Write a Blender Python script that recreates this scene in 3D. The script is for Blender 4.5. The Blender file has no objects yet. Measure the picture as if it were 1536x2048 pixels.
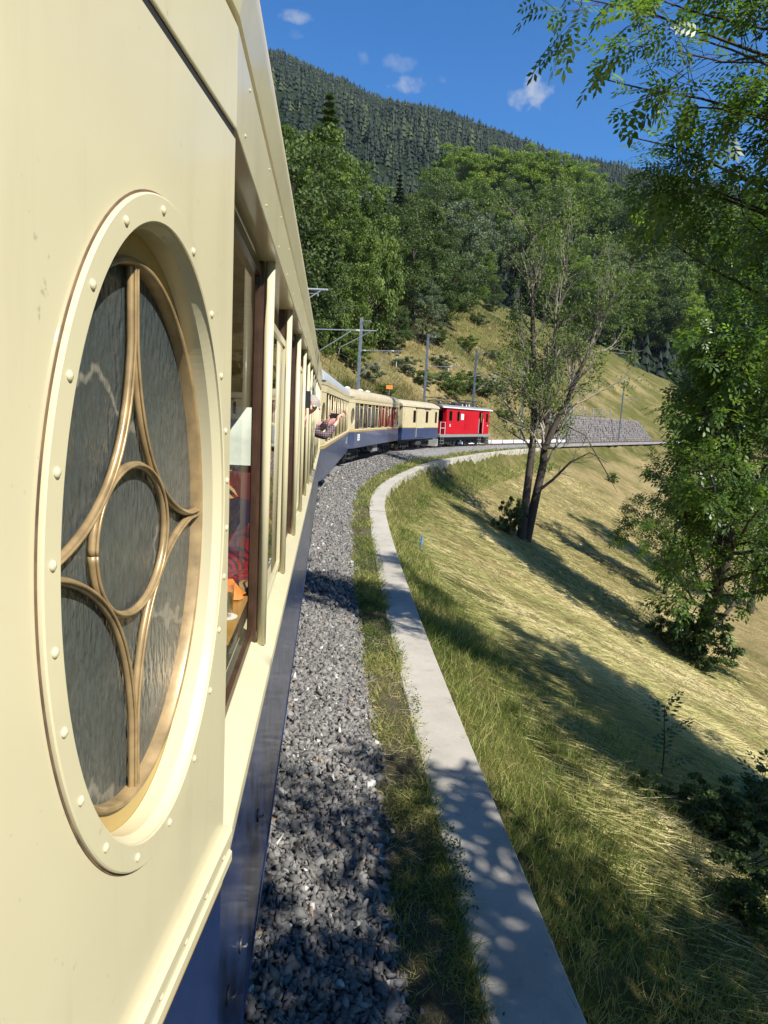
import bpy, bmesh, math, random
import numpy as np
from mathutils import Vector, Matrix

random.seed(5)
RNG = np.random.default_rng(11)
scene = bpy.context.scene
COL = scene.collection
R = math.radians

# ------------------------------------------------------------------ camera
CAM = np.array([0.0, 0.0, 2.6])
_y, _p, _r = R(4.85), R(7.96), R(2.8)
FW = np.array([math.sin(_y)*math.cos(_p), math.cos(_y)*math.cos(_p), -math.sin(_p)])
_r0 = np.array([math.cos(_y), -math.sin(_y), 0.0]); _u0 = np.cross(_r0, FW)
RT = _r0*math.cos(_r) + _u0*math.sin(_r)
UP = _u0*math.cos(_r) - _r0*math.sin(_r)
cam_d = bpy.data.cameras.new('camera'); cam = bpy.data.objects.new('camera', cam_d); COL.objects.link(cam)
cam_d.sensor_fit = 'HORIZONTAL'; cam_d.sensor_width = 36.0; cam_d.lens = 1400.0/1536.0*36.0
cam_d.clip_start = 0.05; cam_d.clip_end = 6000
M = Matrix(((RT[0], UP[0], -FW[0], CAM[0]), (RT[1], UP[1], -FW[1], CAM[1]), (RT[2], UP[2], -FW[2], CAM[2]), (0, 0, 0, 1)))
cam.matrix_world = M
scene.camera = cam

# ------------------------------------------------------------------ sky and sun
SUN_AZ, SUN_EL = R(137), R(45)
world = bpy.data.worlds.new('World'); scene.world = world; world.use_nodes = True
nt = world.node_tree; nt.nodes.clear()
wo = nt.nodes.new('ShaderNodeOutputWorld'); bg = nt.nodes.new('ShaderNodeBackground')
sky = nt.nodes.new('ShaderNodeTexSky'); sky.sky_type = 'NISHITA'; sky.sun_disc = False
sky.sun_elevation = SUN_EL; sky.sun_rotation = SUN_AZ; sky.altitude = 900; sky.air_density = 1.0; sky.dust_density = 0.0; sky.ozone_density = 8.0
bg.inputs['Strength'].default_value = 0.102
tc = nt.nodes.new('ShaderNodeTexCoord')
nz = nt.nodes.new('ShaderNodeTexNoise'); nz.inputs['Scale'].default_value = 30; nz.inputs['Detail'].default_value = 9; nz.inputs['Roughness'].default_value = .62
nt.links.new(tc.outputs['Generated'], nz.inputs['Vector'])
def wmath(op, a, b=None, c=None):
    n = nt.nodes.new('ShaderNodeMath'); n.operation = op
    for i, v in enumerate((a, b, c)):
        if v is None: continue
        if isinstance(v, (int, float)): n.inputs[i].default_value = v
        else: nt.links.new(v, n.inputs[i])
    return n.outputs[0]
def wdot(vec):
    n = nt.nodes.new('ShaderNodeVectorMath'); n.operation = 'DOT_PRODUCT'
    nt.links.new(tc.outputs['Generated'], n.inputs[0]); n.inputs[1].default_value = vec
    return n.outputs['Value']
mask = None
# small fair-weather clouds: azimuth, elevation, half width, half height (degrees), density
def px_dir(px, py):
    d = FW+RT*(px-768)/1400+UP*(1024-py)/1400; return math.degrees(math.atan2(d[0], d[1])), math.degrees(math.atan2(d[2], math.hypot(d[0], d[1])))
for az, el, w, h, dens in ((*px_dir(596, 30), 1.7, .55, .5), (*px_dir(729, 114), .7, .7, .35), (*px_dir(805, 130), 2.2, .9, .35), (*px_dir(822, 168), 2.0, 1.1, .75), (*px_dir(1062, 186), 1.9, 1.5, .85), (*px_dir(886, 160), .6, .5, .3), (*px_dir(590, 70), .7, .4, .2),
                          (58, 21, 3, 1.4, .7), (-40, 26, 3, 1.2, .6), (100, 30, 4, 1.5, .7), (150, 24, 4, 1.3, .6), (-110, 27, 3, 1.4, .7), (-75, 40, 3, 1.0, .5)):
    a, e = R(az), R(el)
    d = Vector((math.sin(a)*math.cos(e), math.cos(a)*math.cos(e), math.sin(e)))
    rt = Vector((math.cos(a), -math.sin(a), 0)); up = rt.cross(d)
    x = wmath('MULTIPLY', wdot(rt/math.sin(R(w))), 1.0); yv = wmath('MULTIPLY', wdot(up/math.sin(R(h))), 1.0)
    r2 = wmath('ADD', wmath('MULTIPLY', x, x), wmath('MULTIPLY', yv, yv))
    fr = wmath('GREATER_THAN', wdot(d), 0.2)
    v = wmath('SUBTRACT', wmath('MULTIPLY_ADD', nz.outputs['Fac'], 3.4, -1.25), r2)
    v = wmath('MULTIPLY', wmath('MULTIPLY', wmath('MAXIMUM', v, 0.0), dens), fr)
    mask = v if mask is None else wmath('MAXIMUM', mask, v)
mask = wmath('MINIMUM', mask, 0.9)
mx = nt.nodes.new('ShaderNodeMix'); mx.data_type = 'RGBA'
nt.links.new(mask, mx.inputs['Factor']); hs = nt.nodes.new('ShaderNodeHueSaturation'); hs.inputs['Saturation'].default_value = 1.18; nt.links.new(sky.outputs[0], hs.inputs['Color']); nt.links.new(hs.outputs[0], mx.inputs['A']); mx.inputs['B'].default_value = (3.4, 3.6, 3.9, 1)
nt.links.new(mx.outputs['Result'], bg.inputs['Color']); nt.links.new(bg.outputs[0], wo.inputs['Surface'])

sun_d = bpy.data.lights.new('sun', 'SUN'); sun_o = bpy.data.objects.new('sun', sun_d); COL.objects.link(sun_o)
sun_d.energy = 5.0; sun_d.angle = R(0.53); sun_d.color = (1.0, 0.95, 0.86)
sdir = Vector((math.sin(SUN_AZ)*math.cos(SUN_EL), math.cos(SUN_AZ)*math.cos(SUN_EL), math.sin(SUN_EL)))
sun_o.rotation_euler = sdir.to_track_quat('Z', 'Y').to_euler(); sun_o.location = (30, -30, 60)
vs = scene.view_settings; vs.view_transform = 'Standard'; vs.look = 'None'; vs.exposure = 0.84; vs.gamma = 1.0; vs.use_curve_mapping = False
cy = scene.cycles; cy.use_denoising = True; cy.max_bounces = 7; cy.diffuse_bounces = 3; cy.glossy_bounces = 4; cy.transmission_bounces = 4
cy.transparent_max_bounces = 10; cy.caustics_reflective = False; cy.caustics_refractive = False; cy.sample_clamp_indirect = 8.0

# ------------------------------------------------------------------ mesh helpers
def np_mesh(name, V, F, tint=None, smooth=False):
    V = np.ascontiguousarray(V, dtype=np.float32); F = np.ascontiguousarray(F, dtype=np.int32)
    me = bpy.data.meshes.new(name); n, k = F.shape
    me.vertices.add(len(V)); me.vertices.foreach_set('co', V.ravel())
    me.loops.add(n*k); me.loops.foreach_set('vertex_index', F.ravel())
    me.polygons.add(n); me.polygons.foreach_set('loop_start', np.arange(0, n*k, k, dtype=np.int32))
    try: me.polygons.foreach_set('loop_total', np.full(n, k, dtype=np.int32))
    except Exception: pass
    if smooth: me.polygons.foreach_set('use_smooth', np.ones(n, dtype=bool))
    me.update(calc_edges=True)
    if tint is not None:
        a = me.attributes.new('tint', 'FLOAT', 'FACE'); a.data.foreach_set('value', np.ascontiguousarray(tint, dtype=np.float32))
    return me

def link(name, me, mat, parent=None, label=None, cat=None, group=None, kind=None):
    o = bpy.data.objects.new(name, me); COL.objects.link(o)
    if mat is not None and me is not None and not me.materials: me.materials.append(mat)
    if parent is not None: o.parent = parent
    tag(o, label, cat, group, kind)
    return o
def tag(o, label=None, cat=None, group=None, kind=None):
    for k, v in (('label', label), ('category', cat), ('group', group), ('kind', kind)):
        if v: o[k] = v
    return o
def thing(name, label, cat, loc=(0, 0, 0), rz=0.0, group=None):
    o = bpy.data.objects.new(name, None); COL.objects.link(o); o.location = loc; o.rotation_euler = (0, 0, rz)
    o.empty_display_size = .2
    return tag(o, label, cat, group)

class MB:
    def __init__(s): s.v = []; s.f = []
    def add(s, vs_, fs):
        b = len(s.v); s.v += [tuple(map(float, p)) for p in vs_]; s.f += [tuple(b+i for i in f) for f in fs]; return s
    def box(s, c, d):
        x, y, z = c; a, b, h = d[0]/2, d[1]/2, d[2]/2
        return s.add([(x-a, y-b, z-h), (x+a, y-b, z-h), (x+a, y+b, z-h), (x-a, y+b, z-h), (x-a, y-b, z+h), (x+a, y-b, z+h), (x+a, y+b, z+h), (x-a, y+b, z+h)],
                     [(0, 3, 2, 1), (4, 5, 6, 7), (0, 1, 5, 4), (1, 2, 6, 5), (2, 3, 7, 6), (3, 0, 4, 7)])
    def bb(s, x0, x1, y0, y1, z0, z1): return s.box(((x0+x1)/2, (y0+y1)/2, (z0+z1)/2), (abs(x1-x0), abs(y1-y0), abs(z1-z0)))
    def tube(s, pts, r, k=8, cap=True):
        pts = [Vector(p) for p in pts]; n = len(pts); rr = r if hasattr(r, '__len__') else [r]*n
        b = len(s.v); prev = None
        for i, p in enumerate(pts):
            t = (pts[min(i+1, n-1)]-pts[max(i-1, 0)]).normalized()
            if prev is None:
                a = Vector((0, 0, 1)) if abs(t.z) < .9 else Vector((1, 0, 0)); u = t.cross(a).normalized()
            else: u = (prev - t*prev.dot(t)).normalized()
            prev = u; w = t.cross(u)
            for j in range(k):
                an = 2*math.pi*j/k; s.v.append(tuple(p + (u*math.cos(an)+w*math.sin(an))*rr[i]))
        for i in range(n-1):
            for j in range(k):
                s.f.append((b+i*k+j, b+i*k+(j+1) % k, b+(i+1)*k+(j+1) % k, b+(i+1)*k+j))
        if cap:
            s.f.append(tuple(b+j for j in range(k))[::-1]); s.f.append(tuple(b+(n-1)*k+j for j in range(k)))
        return s
    def lathe(s, prof, c=(0, 0, 0), axis='z', k=16):
        b = len(s.v)
        for r, h in prof:
            for j in range(k):
                a = 2*math.pi*j/k; x, y = r*math.cos(a), r*math.sin(a)
                p = (x, y, h) if axis == 'z' else ((h, x, y) if axis == 'x' else (x, h, y))
                s.v.append((p[0]+c[0], p[1]+c[1], p[2]+c[2]))
        n = len(prof)
        for i in range(n-1):
            for j in range(k): s.f.append((b+i*k+j, b+i*k+(j+1) % k, b+(i+1)*k+(j+1) % k, b+(i+1)*k+j))
        if prof[0][0] > 1e-6: s.f.append(tuple(b+j for j in range(k))[::-1])
        if prof[-1][0] > 1e-6: s.f.append(tuple(b+(n-1)*k+j for j in range(k)))
        return s
    def grid(s, rows, closed=False):
        b = len(s.v); m = len(rows[0])
        for r in rows: s.v += [tuple(map(float, p)) for p in r]
        for i in range(len(rows)-1):
            for j in range(m if closed else m-1):
                s.f.append((b+i*m+j, b+i*m+(j+1) % m, b+(i+1)*m+(j+1) % m, b+(i+1)*m+j))
        return s
    def mesh(s, name, smooth=False, fix=True):
        me = bpy.data.meshes.new(name); me.from_pydata(s.v, [], s.f)
        if fix:
            bm = bmesh.new(); bm.from_mesh(me); bmesh.ops.recalc_face_normals(bm, faces=bm.faces); bm.to_mesh(me); bm.free()
        if smooth: me.polygons.foreach_set('use_smooth', [True]*len(me.polygons))
        me.update(); return me
    def build(s, name, mat, parent=None, smooth=False, bevel=0, **kw):
        o = link(name, s.mesh(name, smooth), mat, parent, **kw)
        if bevel:
            m = o.modifiers.new('bevel', 'BEVEL'); m.width = bevel; m.segments = 2; m.limit_method = 'ANGLE'; m.angle_limit = R(40)
        return o

def pane(parent, pts, out, mat, name='window'):
    a, b_, c = Vector(pts[0]), Vector(pts[1]), Vector(pts[2])
    if (b_-a).cross(c-b_).dot(Vector(out)) < 0: pts = pts[::-1]
    me_ = bpy.data.meshes.new(name); me_.from_pydata([tuple(p) for p in pts], [], [(0, 1, 2, 3)]); me_.update(); return link(name, me_, mat, parent)
def copy_part(src, parent, loc=None, rot=None, scale=None):
    c = src.copy(); COL.objects.link(c); c.parent = parent
    if loc is not None: c.location = loc
    if rot is not None: c.rotation_euler = rot
    if scale is not None: c.scale = scale
    return c

# ------------------------------------------------------------------ materials
def nodes_of(name):
    m = bpy.data.materials.new(name); m.use_nodes = True; t = m.node_tree
    return m, t, t.nodes['Principled BSDF']
def pr(b, **kw):
    for k, v in kw.items():
        b.inputs[k.replace('_', ' ')].default_value = v
def texco(t, kind='Object'):
    n = t.nodes.new('ShaderNodeTexCoord'); return n.outputs[kind]
def geo_pos(t):
    return t.nodes.new('ShaderNodeNewGeometry').outputs['Position']
def noise(t, vec, scale, detail=4, rough=.55, dim=None):
    n = t.nodes.new('ShaderNodeTexNoise'); n.inputs['Scale'].default_value = scale; n.inputs['Detail'].default_value = detail; n.inputs['Roughness'].default_value = rough
    t.links.new(vec, n.inputs['Vector']); return n.outputs['Fac']
def ramp(t, fac, stops):
    n = t.nodes.new('ShaderNodeValToRGB'); e = n.color_ramp.elements
    while len(e) < len(stops): e.new(.5)
    for i, (p, c) in enumerate(stops): e[i].position = p; e[i].color = (*c, 1) if len(c) == 3 else c
    t.links.new(fac, n.inputs['Fac']); return n.outputs['Color']
def mixc(t, fac, a, b, mode='MIX'):
    n = t.nodes.new('ShaderNodeMix'); n.data_type = 'RGBA'; n.blend_type = mode
    for key, v in (('Factor', fac), ('A', a), ('B', b)):
        if hasattr(v, 'is_linked') or hasattr(v, 'links'): t.links.new(v, n.inputs[key])
        elif key == 'Factor': n.inputs[key].default_value = v
        else: n.inputs[key].default_value = (*v, 1)
    return n.outputs['Result']
def tmath(t, op, a, b=0.0, clamp=False):
    n = t.nodes.new('ShaderNodeMath'); n.operation = op; n.use_clamp = clamp
    for i, v in enumerate((a, b)):
        if isinstance(v, (int, float)): n.inputs[i].default_value = v
        else: t.links.new(v, n.inputs[i])
    return n.outputs[0]
def bump(t, b, h, strength=.3, dist=.02):
    n = t.nodes.new('ShaderNodeBump'); n.inputs['Strength'].default_value = strength; n.inputs['Distance'].default_value = dist
    t.links.new(h, n.inputs['Height']); t.links.new(n.outputs['Normal'], b.inputs['Normal'])
def scaled(t, vec, s):
    n = t.nodes.new('ShaderNodeMapping'); n.inputs['Scale'].default_value = s; t.links.new(vec, n.inputs['Vector']); return n.outputs['Vector']

def paint(name, col, rough=.35, var=.10, dirt=(.25, .2, .12), dirt_amt=.25, coat=0.0, scale=2.2, spec=.5, bmp=.03):
    m, t, b = nodes_of(name); v = texco(t)
    n1 = noise(t, v, scale, 5); n2 = noise(t, v, scale*9, 4)
    c0 = tuple(x*(1-var) for x in col); c1 = tuple(min(1, x*(1+var)) for x in col)
    c = ramp(t, n1, [(.3, c0), (.7, c1)])
    # streaky grime running down the panels
    st = noise(t, scaled(t, v, (7, 7, .7)), 1.6, 5, .65)
    f = tmath(t, 'MULTIPLY', ramp(t, st, [(.52, (0, 0, 0)), (.8, (1, 1, 1))]), dirt_amt)
    c = mixc(t, f, c, dirt)
    sp = noise(t, v, 55, 3, .5); sp2 = noise(t, v, 3.1, 3, .5)
    c = mixc(t, tmath(t, 'MULTIPLY', ramp(t, sp, [(.69, (0, 0, 0)), (.74, (1, 1, 1))]), tmath(t, 'MULTIPLY', ramp(t, sp2, [(.45, (0, 0, 0)), (.7, (1, 1, 1))]), .6)), c, tuple(x*.5 for x in dirt))
    t.links.new(c, b.inputs['Base Color'])
    rr = t.nodes.new('ShaderNodeMapRange'); rr.inputs['To Min'].default_value = rough*.75; rr.inputs['To Max'].default_value = rough*1.4
    t.links.new(n2, rr.inputs['Value']); t.links.new(rr.outputs[0], b.inputs['Roughness'])
    pr(b, Coat_Weight=coat, Coat_Roughness=.08, Specular_IOR_Level=spec)
    if bmp: bump(t, b, noise(t, v, 1.4, 2), bmp, .2)
    return m
def simple(name, col, rough=.6, metal=0.0, var=.15, scale=8, emit=None):
    m, t, b = nodes_of(name); v = texco(t); n1 = noise(t, v, scale, 4)
    t.links.new(ramp(t, n1, [(.3, tuple(x*(1-var) for x in col)), (.7, tuple(min(1, x*(1+var)) for x in col))]), b.inputs['Base Color'])
    pr(b, Roughness=rough, Metallic=metal); return m
def tinted(name, stops, rough=.7, transl=.3, spec=.3, tcol=None):
    m, t, b = nodes_of(name)
    a = t.nodes.new('ShaderNodeAttribute'); a.attribute_name = 'tint'
    c = ramp(t, a.outputs['Fac'], stops); t.links.new(c, b.inputs['Base Color']); pr(b, Roughness=rough, Specular_IOR_Level=spec)
    if transl:
        tr = t.nodes.new('ShaderNodeBsdfTranslucent'); mxs = t.nodes.new('ShaderNodeMixShader'); mxs.inputs[0].default_value = transl
        c2 = mixc(t, .75, c, tcol or (.8, 1.0, .35), 'MULTIPLY'); c2 = mixc(t, 1.0, c2, (2.2, 2.2, 2.2), 'MULTIPLY')
        t.links.new(c2, tr.inputs['Color']); t.links.new(b.outputs[0], mxs.inputs[1]); t.links.new(tr.outputs[0], mxs.inputs[2])
        t.links.new(mxs.outputs[0], t.nodes['Material Output'].inputs['Surface'])
    return m
def glass_pane(name, tintc=(.9, .93, .9), rough=.0, ior=1.55):
    m, t, b = nodes_of(name); t.nodes.remove(b)
    g = t.nodes.new('ShaderNodeBsdfGlossy'); g.inputs['Roughness'].default_value = rough; g.inputs['Color'].default_value = (1, 1, 1, 1)
    tr = t.nodes.new('ShaderNodeBsdfTransparent'); tr.inputs['Color'].default_value = (*tintc, 1)
    fr = t.nodes.new('ShaderNodeFresnel'); gi = t.nodes.new('ShaderNodeNewGeometry'); mr = t.nodes.new('ShaderNodeMapRange'); mr.inputs['To Min'].default_value = ior; mr.inputs['To Max'].default_value = 1/ior; t.links.new(gi.outputs['Backfacing'], mr.inputs['Value']); t.links.new(mr.outputs[0], fr.inputs['IOR'])
    mxs = t.nodes.new('ShaderNodeMixShader'); t.links.new(fr.outputs[0], mxs.inputs[0]); t.links.new(tr.outputs[0], mxs.inputs[1]); t.links.new(g.outputs[0], mxs.inputs[2])
    t.links.new(mxs.outputs[0], t.nodes['Material Output'].inputs['Surface']); return m

MAT = {}
MAT['cream'] = paint('cream_paint', (.55, .50, .325), .34, .05, (.33, .27, .16), .3, coat=.3, scale=.9, bmp=.07)
MAT['cream_far'] = paint('cream_paint_weathered', (.50, .43, .26), .4, .08, (.27, .21, .12), .35, coat=.1)
MAT['blue'] = paint('blue_paint', (.014, .030, .095), .28, .15, (.05, .055, .075), .2, coat=.3, scale=1.2, bmp=.05, spec=.28)
MAT['blue_far'] = paint('blue_paint_weathered', (.026, .046, .125), .28, .15, (.09, .09, .10), .45, coat=.3)
MAT['gold'] = paint('gold_line_paint', (.42, .27, .06), .35, .1, dirt_amt=.2)
MAT['red'] = paint('red_paint', (.42, .004, .014), .38, .1, (.22, .01, .015), .3, coat=.15, spec=.3)
MAT['grey_roof'] = paint('grey_roof_paint', (.33, .355, .38), .45, .1, (.22, .28, .26), .3)
MAT['cream_roof'] = paint('cream_roof_paint', (.40, .345, .23), .55, .14, (.2, .165, .11), .5)
MAT['frame_grey'] = paint('frame_grey_paint', (.20, .21, .20), .5, .15, (.08, .07, .06), .4)
MAT['black'] = simple('black_gear', (.018, .018, .018), .65, 0, .3)
MAT['rubber'] = simple('black_rubber', (.012, .011, .012), .7)
MAT['dark_steel'] = simple('dark_steel', (.07, .07, .075), .5, .4, .3)
MAT['steel'] = simple('galvanised_steel', (.42, .45, .48), .45, .6, .2, 20)
MAT['mast_steel'] = simple('mast_steel', (.24, .28, .32), .5, .3, .2, 4)
MAT['rust_rail'] = simple('rusty_rail', (.16, .085, .05), .6, .4, .3, 12)
MAT['sleeper'] = simple('steel_sleeper', (.13, .09, .065), .8, 0, .3, 6)
MAT['porcelain'] = simple('porcelain', (.55, .52, .48), .25)
MAT['brown'] = simple('brown_wood_sash', (.055, .028, .016), .35, 0, .35, 14)
MAT['brass'] = simple('painted_brass', (.32, .225, .11), .36, .25, .3, 26)
MAT['flange_shade'] = simple('brown_flange_shade', (.12, .075, .04), .8, 0, .5, 25)  # dark brown for the painted shadow line round the oval flange
MAT['ochre'] = paint('ochre_timber', (.42, .30, .11), .45, .15, (.2, .12, .04), .3)
MAT['interior'] = simple('interior_wood', (.20, .105, .05), .5, 0, .3, 4)
MAT['ceiling'] = simple('interior_ceiling', (.42, .36, .26), .6)
MAT['table'] = simple('varnished_table', (.42, .24, .07), .25, 0, .2, 5)
MAT['white_cloth'] = simple('white_cloth', (.62, .66, .62), .9, 0, .06, 20)
MAT['white'] = simple('white_paint', (.78, .78, .76), .5, 0, .06, 10)
MAT['orange'] = simple('orange_sign_paint', (.75, .22, .04), .5, 0, .08)
MAT['yellow'] = simple('yellow_paint', (.75, .42, .02), .5, 0, .08)
MAT['bluepaint'] = simple('blue_marker_paint', (.02, .22, .62), .5, 0, .08)
MAT['skin'] = simple('skin', (.66, .37, .27), .5, 0, .1, 30)
MAT['hair'] = simple('grey_hair', (.28, .25, .22), .7, 0, .3, 60)
MAT['phone'] = simple('black_phone', (.012, .012, .013), .2)
MAT['pane'] = glass_pane('window_glass', (.82, .85, .8))
MAT['pane_inner'] = glass_pane('inner_window_glass', (.95, .96, .93), 0, 1.025)
MAT['tumbler'] = glass_pane('tumbler_glass', (.95, .96, .95))
MAT['beer'] = simple('amber_drink', (.55, .34, .05), .15)
def shirt_mat():
    m, t, b = nodes_of('plaid_shirt'); v = texco(t)
    w1 = t.nodes.new('ShaderNodeTexWave'); w1.inputs['Scale'].default_value = 9; w1.bands_direction = 'X'; t.links.new(v, w1.inputs[0])
    w2 = t.nodes.new('ShaderNodeTexWave'); w2.inputs['Scale'].default_value = 9; w2.bands_direction = 'Z'; t.links.new(v, w2.inputs[0])
    f = tmath(t, 'MULTIPLY', w1.outputs['Fac'], w2.outputs['Fac'])
    t.links.new(ramp(t, f, [(.1, (.06, .04, .05)), (.7, (.22, .15, .17))]), b.inputs['Base Color']); pr(b, Roughness=.85); return m
MAT['shirt'] = shirt_mat()
MAT['pink_shirt'] = simple('pink_shirt', (.55, .27, .25), .85)
def moquette():
    m, t, b = nodes_of('art_deco_moquette'); v = texco(t)
    vo = t.nodes.new('ShaderNodeTexVoronoi'); vo.inputs['Scale'].default_value = 5.2; t.links.new(v, vo.inputs['Vector'])
    rings = tmath(t, 'SINE', tmath(t, 'MULTIPLY', vo.outputs['Distance'], 34.0))
    w = t.nodes.new('ShaderNodeTexWave'); w.inputs['Scale'].default_value = 10; w.bands_direction = 'DIAGONAL'; t.links.new(v, w.inputs[0])
    sep = t.nodes.new('ShaderNodeSeparateColor'); t.links.new(vo.outputs['Color'], sep.inputs[0])
    base = ramp(t, sep.outputs[0], [(.0, (.26, .015, .02)), (.34, (.025, .018, .05)), (.62, (.30, .19, .07)), (.84, (.10, .02, .03))])
    for e in t.nodes:
        if e.type == 'VALTORGB': e.color_ramp.interpolation = 'CONSTANT'
    f1 = tmath(t, 'MULTIPLY', tmath(t, 'GREATER_THAN', rings, .35), tmath(t, 'GREATER_THAN', sep.outputs[1], .45))
    f2 = tmath(t, 'MULTIPLY', tmath(t, 'GREATER_THAN', w.outputs['Fac'], .62), tmath(t, 'GREATER_THAN', sep.outputs[2], .62))
    c = mixc(t, f1, base, (.03, .018, .045)); c = mixc(t, f2, c, (.46, .34, .17))
    t.links.new(c, b.inputs['Base Color']); pr(b, Roughness=.95, Specular_IOR_Level=.1); return m
MAT['moquette'] = moquette()
def oval_glass_mat():
    m, t, b = nodes_of('textured_cathedral_glass'); v = texco(t)
    n1 = noise(t, scaled(t, v, (95, 95, 42)), 1.0, 2, .5); n2 = noise(t, v, 2.4, 2, .5); n3 = noise(t, scaled(t, v, (120, 120, 40)), 1.0, 3, .6)
    w = t.nodes.new('ShaderNodeTexWave'); w.bands_direction = 'DIAGONAL'; w.inputs['Scale'].default_value = .9; w.inputs['Distortion'].default_value = 6; w.inputs['Detail'].default_value = 5; w.inputs['Detail Scale'].default_value = 4; t.links.new(v, w.inputs[0])
    c = ramp(t, n2, [(.35, (.05, .062, .062)), (.65, (.12, .125, .112))])
    c = mixc(t, tmath(t, 'MULTIPLY', ramp(t, n3, [(.35, (1, 1, 1)), (.6, (0, 0, 0))]), .5), c, (.025, .032, .032))
    c = mixc(t, ramp(t, w.outputs['Fac'], [(.99, (0, 0, 0)), (.999, (.5, .5, .5))]), c, (.30, .27, .21))
    t.links.new(c, b.inputs['Base Color'])
    pr(b, Roughness=.3, Specular_IOR_Level=1.0); bump(t, b, n1, .55, .010); return m
MAT['oval_glass'] = oval_glass_mat()
def concrete(name, col, scale=1.0):
    m, t, b = nodes_of(name); v = geo_pos(t)
    a = noise(t, v, 1.1*scale, 6, .6); f = noise(t, v, 38*scale, 5, .6); st = noise(t, scaled(t, v, (3, 3, .25)), 1.5, 5, .6)
    c = ramp(t, a, [(.3, tuple(x*.78 for x in col)), (.7, tuple(x*1.12 for x in col))])
    c = mixc(t, tmath(t, 'MULTIPLY', ramp(t, st, [(.55, (0, 0, 0)), (.75, (1, 1, 1))]), .45), c, tuple(x*.45 for x in col))
    c = mixc(t, ramp(t, f, [(.6, (0, 0, 0)), (.72, (.5, .5, .5))]), c, tuple(x*.55 for x in col))
    t.links.new(c, b.inputs['Base Color']); pr(b, Roughness=.9, Specular_IOR_Level=.2); bump(t, b, f, .35, .006); return m
MAT['concrete'] = concrete('weathered_concrete', (.40, .372, .32))
MAT['masonry'] = concrete('grey_masonry', (.20, .182, .17), 2)
def ground_mat():
    m, t, b = nodes_of('grass_ground'); v = geo_pos(t)
    a = t.nodes.new('ShaderNodeAttribute'); a.attribute_name = 'hay'; hayf = a.outputs['Fac']
    big = noise(t, v, .12, 6, .6); mid = noise(t, v, .9, 6, .65); fine = noise(t, v, 9, 5, .7)
    dry = ramp(t, mid, [(.25, (.16, .13, .05)), (.5, (.30, .235, .11)), (.75, (.40, .29, .155))])
    grn = ramp(t, mid, [(.25, (.05, .062, .018)), (.55, (.12, .115, .036)), (.8, (.21, .18, .065))])
    f = tmath(t, 'ADD', tmath(t, 'MULTIPLY', tmath(t, 'SUBTRACT', big, .5), 3.4), hayf, True)
    c = mixc(t, f, grn, dry)
    c = mixc(t, tmath(t, 'MULTIPLY', ramp(t, fine, [(.3, (1, 1, 1)), (.6, (0, 0, 0))]), .55), c, (.05, .05, .015))
    t.links.new(c, b.inputs['Base Color']); pr(b, Roughness=1.0, Specular_IOR_Level=.05)
    bump(t, b, tmath(t, 'ADD', fine, tmath(t, 'MULTIPLY', mid, 2.0)), .9, .15); return m
MAT['ground'] = ground_mat()
def ballast_mat():
    m, t, b = nodes_of('ballast_bed'); v = geo_pos(t)
    vo = t.nodes.new('ShaderNodeTexVoronoi'); vo.inputs['Scale'].default_value = 15; t.links.new(v, vo.inputs['Vector'])
    sep = t.nodes.new('ShaderNodeSeparateColor'); t.links.new(vo.outputs['Color'], sep.inputs[0])
    c = ramp(t, sep.outputs[0], [(0, (.10, .095, .09)), (.6, (.24, .235, .225)), (1, (.42, .41, .40))])
    c = mixc(t, ramp(t, vo.outputs['Distance'], [(.02, (0, 0, 0)), (.06, (1, 1, 1))]), c, c)
    t.links.new(c, b.inputs['Base Color']); pr(b, Roughness=.95, Specular_IOR_Level=.2); bump(t, b, vo.outputs['Distance'], 1.0, .06); 
    for n in t.nodes:
        if n.type == 'BUMP': n.invert = True
    return m
MAT['ballast'] = ballast_mat()
MAT['stone'] = tinted('ballast_stone', [(0, (.07, .065, .06)), (.5, (.155, .15, .142)), (.88, (.25, .24, .225)), (.95, (.26, .19, .13)), (1, (.46, .45, .43))], .85, 0, .3)
def soil_mat():
    m, t, b = nodes_of('verge_soil'); v = geo_pos(t)
    n1 = noise(t, v, 3, 6, .65); n2 = noise(t, v, 30, 5, .7)
    c = ramp(t, n1, [(.3, (.075, .062, .036)), (.5, (.13, .11, .07)), (.7, (.085, .095, .03))])
    c = mixc(t, ramp(t, n2, [(.4, (.6, .6, .6)), (.65, (0, 0, 0))]), c, (.05, .04, .025))
    t.links.new(c, b.inputs['Base Color']); pr(b, Roughness=1, Specular_IOR_Level=.1); bump(t, b, n2, .9, .03); return m
MAT['soil'] = soil_mat()
def mountain_mat():
    m, t, b = nodes_of('mountain_ground'); v = geo_pos(t)
    n1 = noise(t, v, .012, 6, .6); n2 = noise(t, v, .05, 6, .7)
    c = ramp(t, n2, [(.3, (.010, .018, .011)), (.6, (.02, .03, .016)), (.8, (.04, .046, .022))])
    t.links.new(c, b.inputs['Base Color']); pr(b, Roughness=1, Specular_IOR_Level=0); return m
MAT['mountain'] = mountain_mat()
MAT['rock'] = concrete('pale_rock', (.42, .39, .33), .05)
MAT['bark'] = simple('dark_bark', (.055, .042, .032), .95, 0, .45, 18)
MAT['bark_grey'] = simple('grey_bark', (.26, .225, .18), .95, 0, .3, 14)
G = lambda *c: c
MAT['ash_leaf'] = tinted('ash_leaf', [(0, (.04, .08, .018)), (.5, (.075, .13, .024)), (1, (.15, .21, .032))], .38, .45, .5, (.9, 1, .3))
MAT['leaf_dark'] = tinted('dark_leaf', [(0, (.034, .056, .016)), (.6, (.062, .094, .024)), (1, (.11, .14, .034))], .6, .25)
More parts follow.
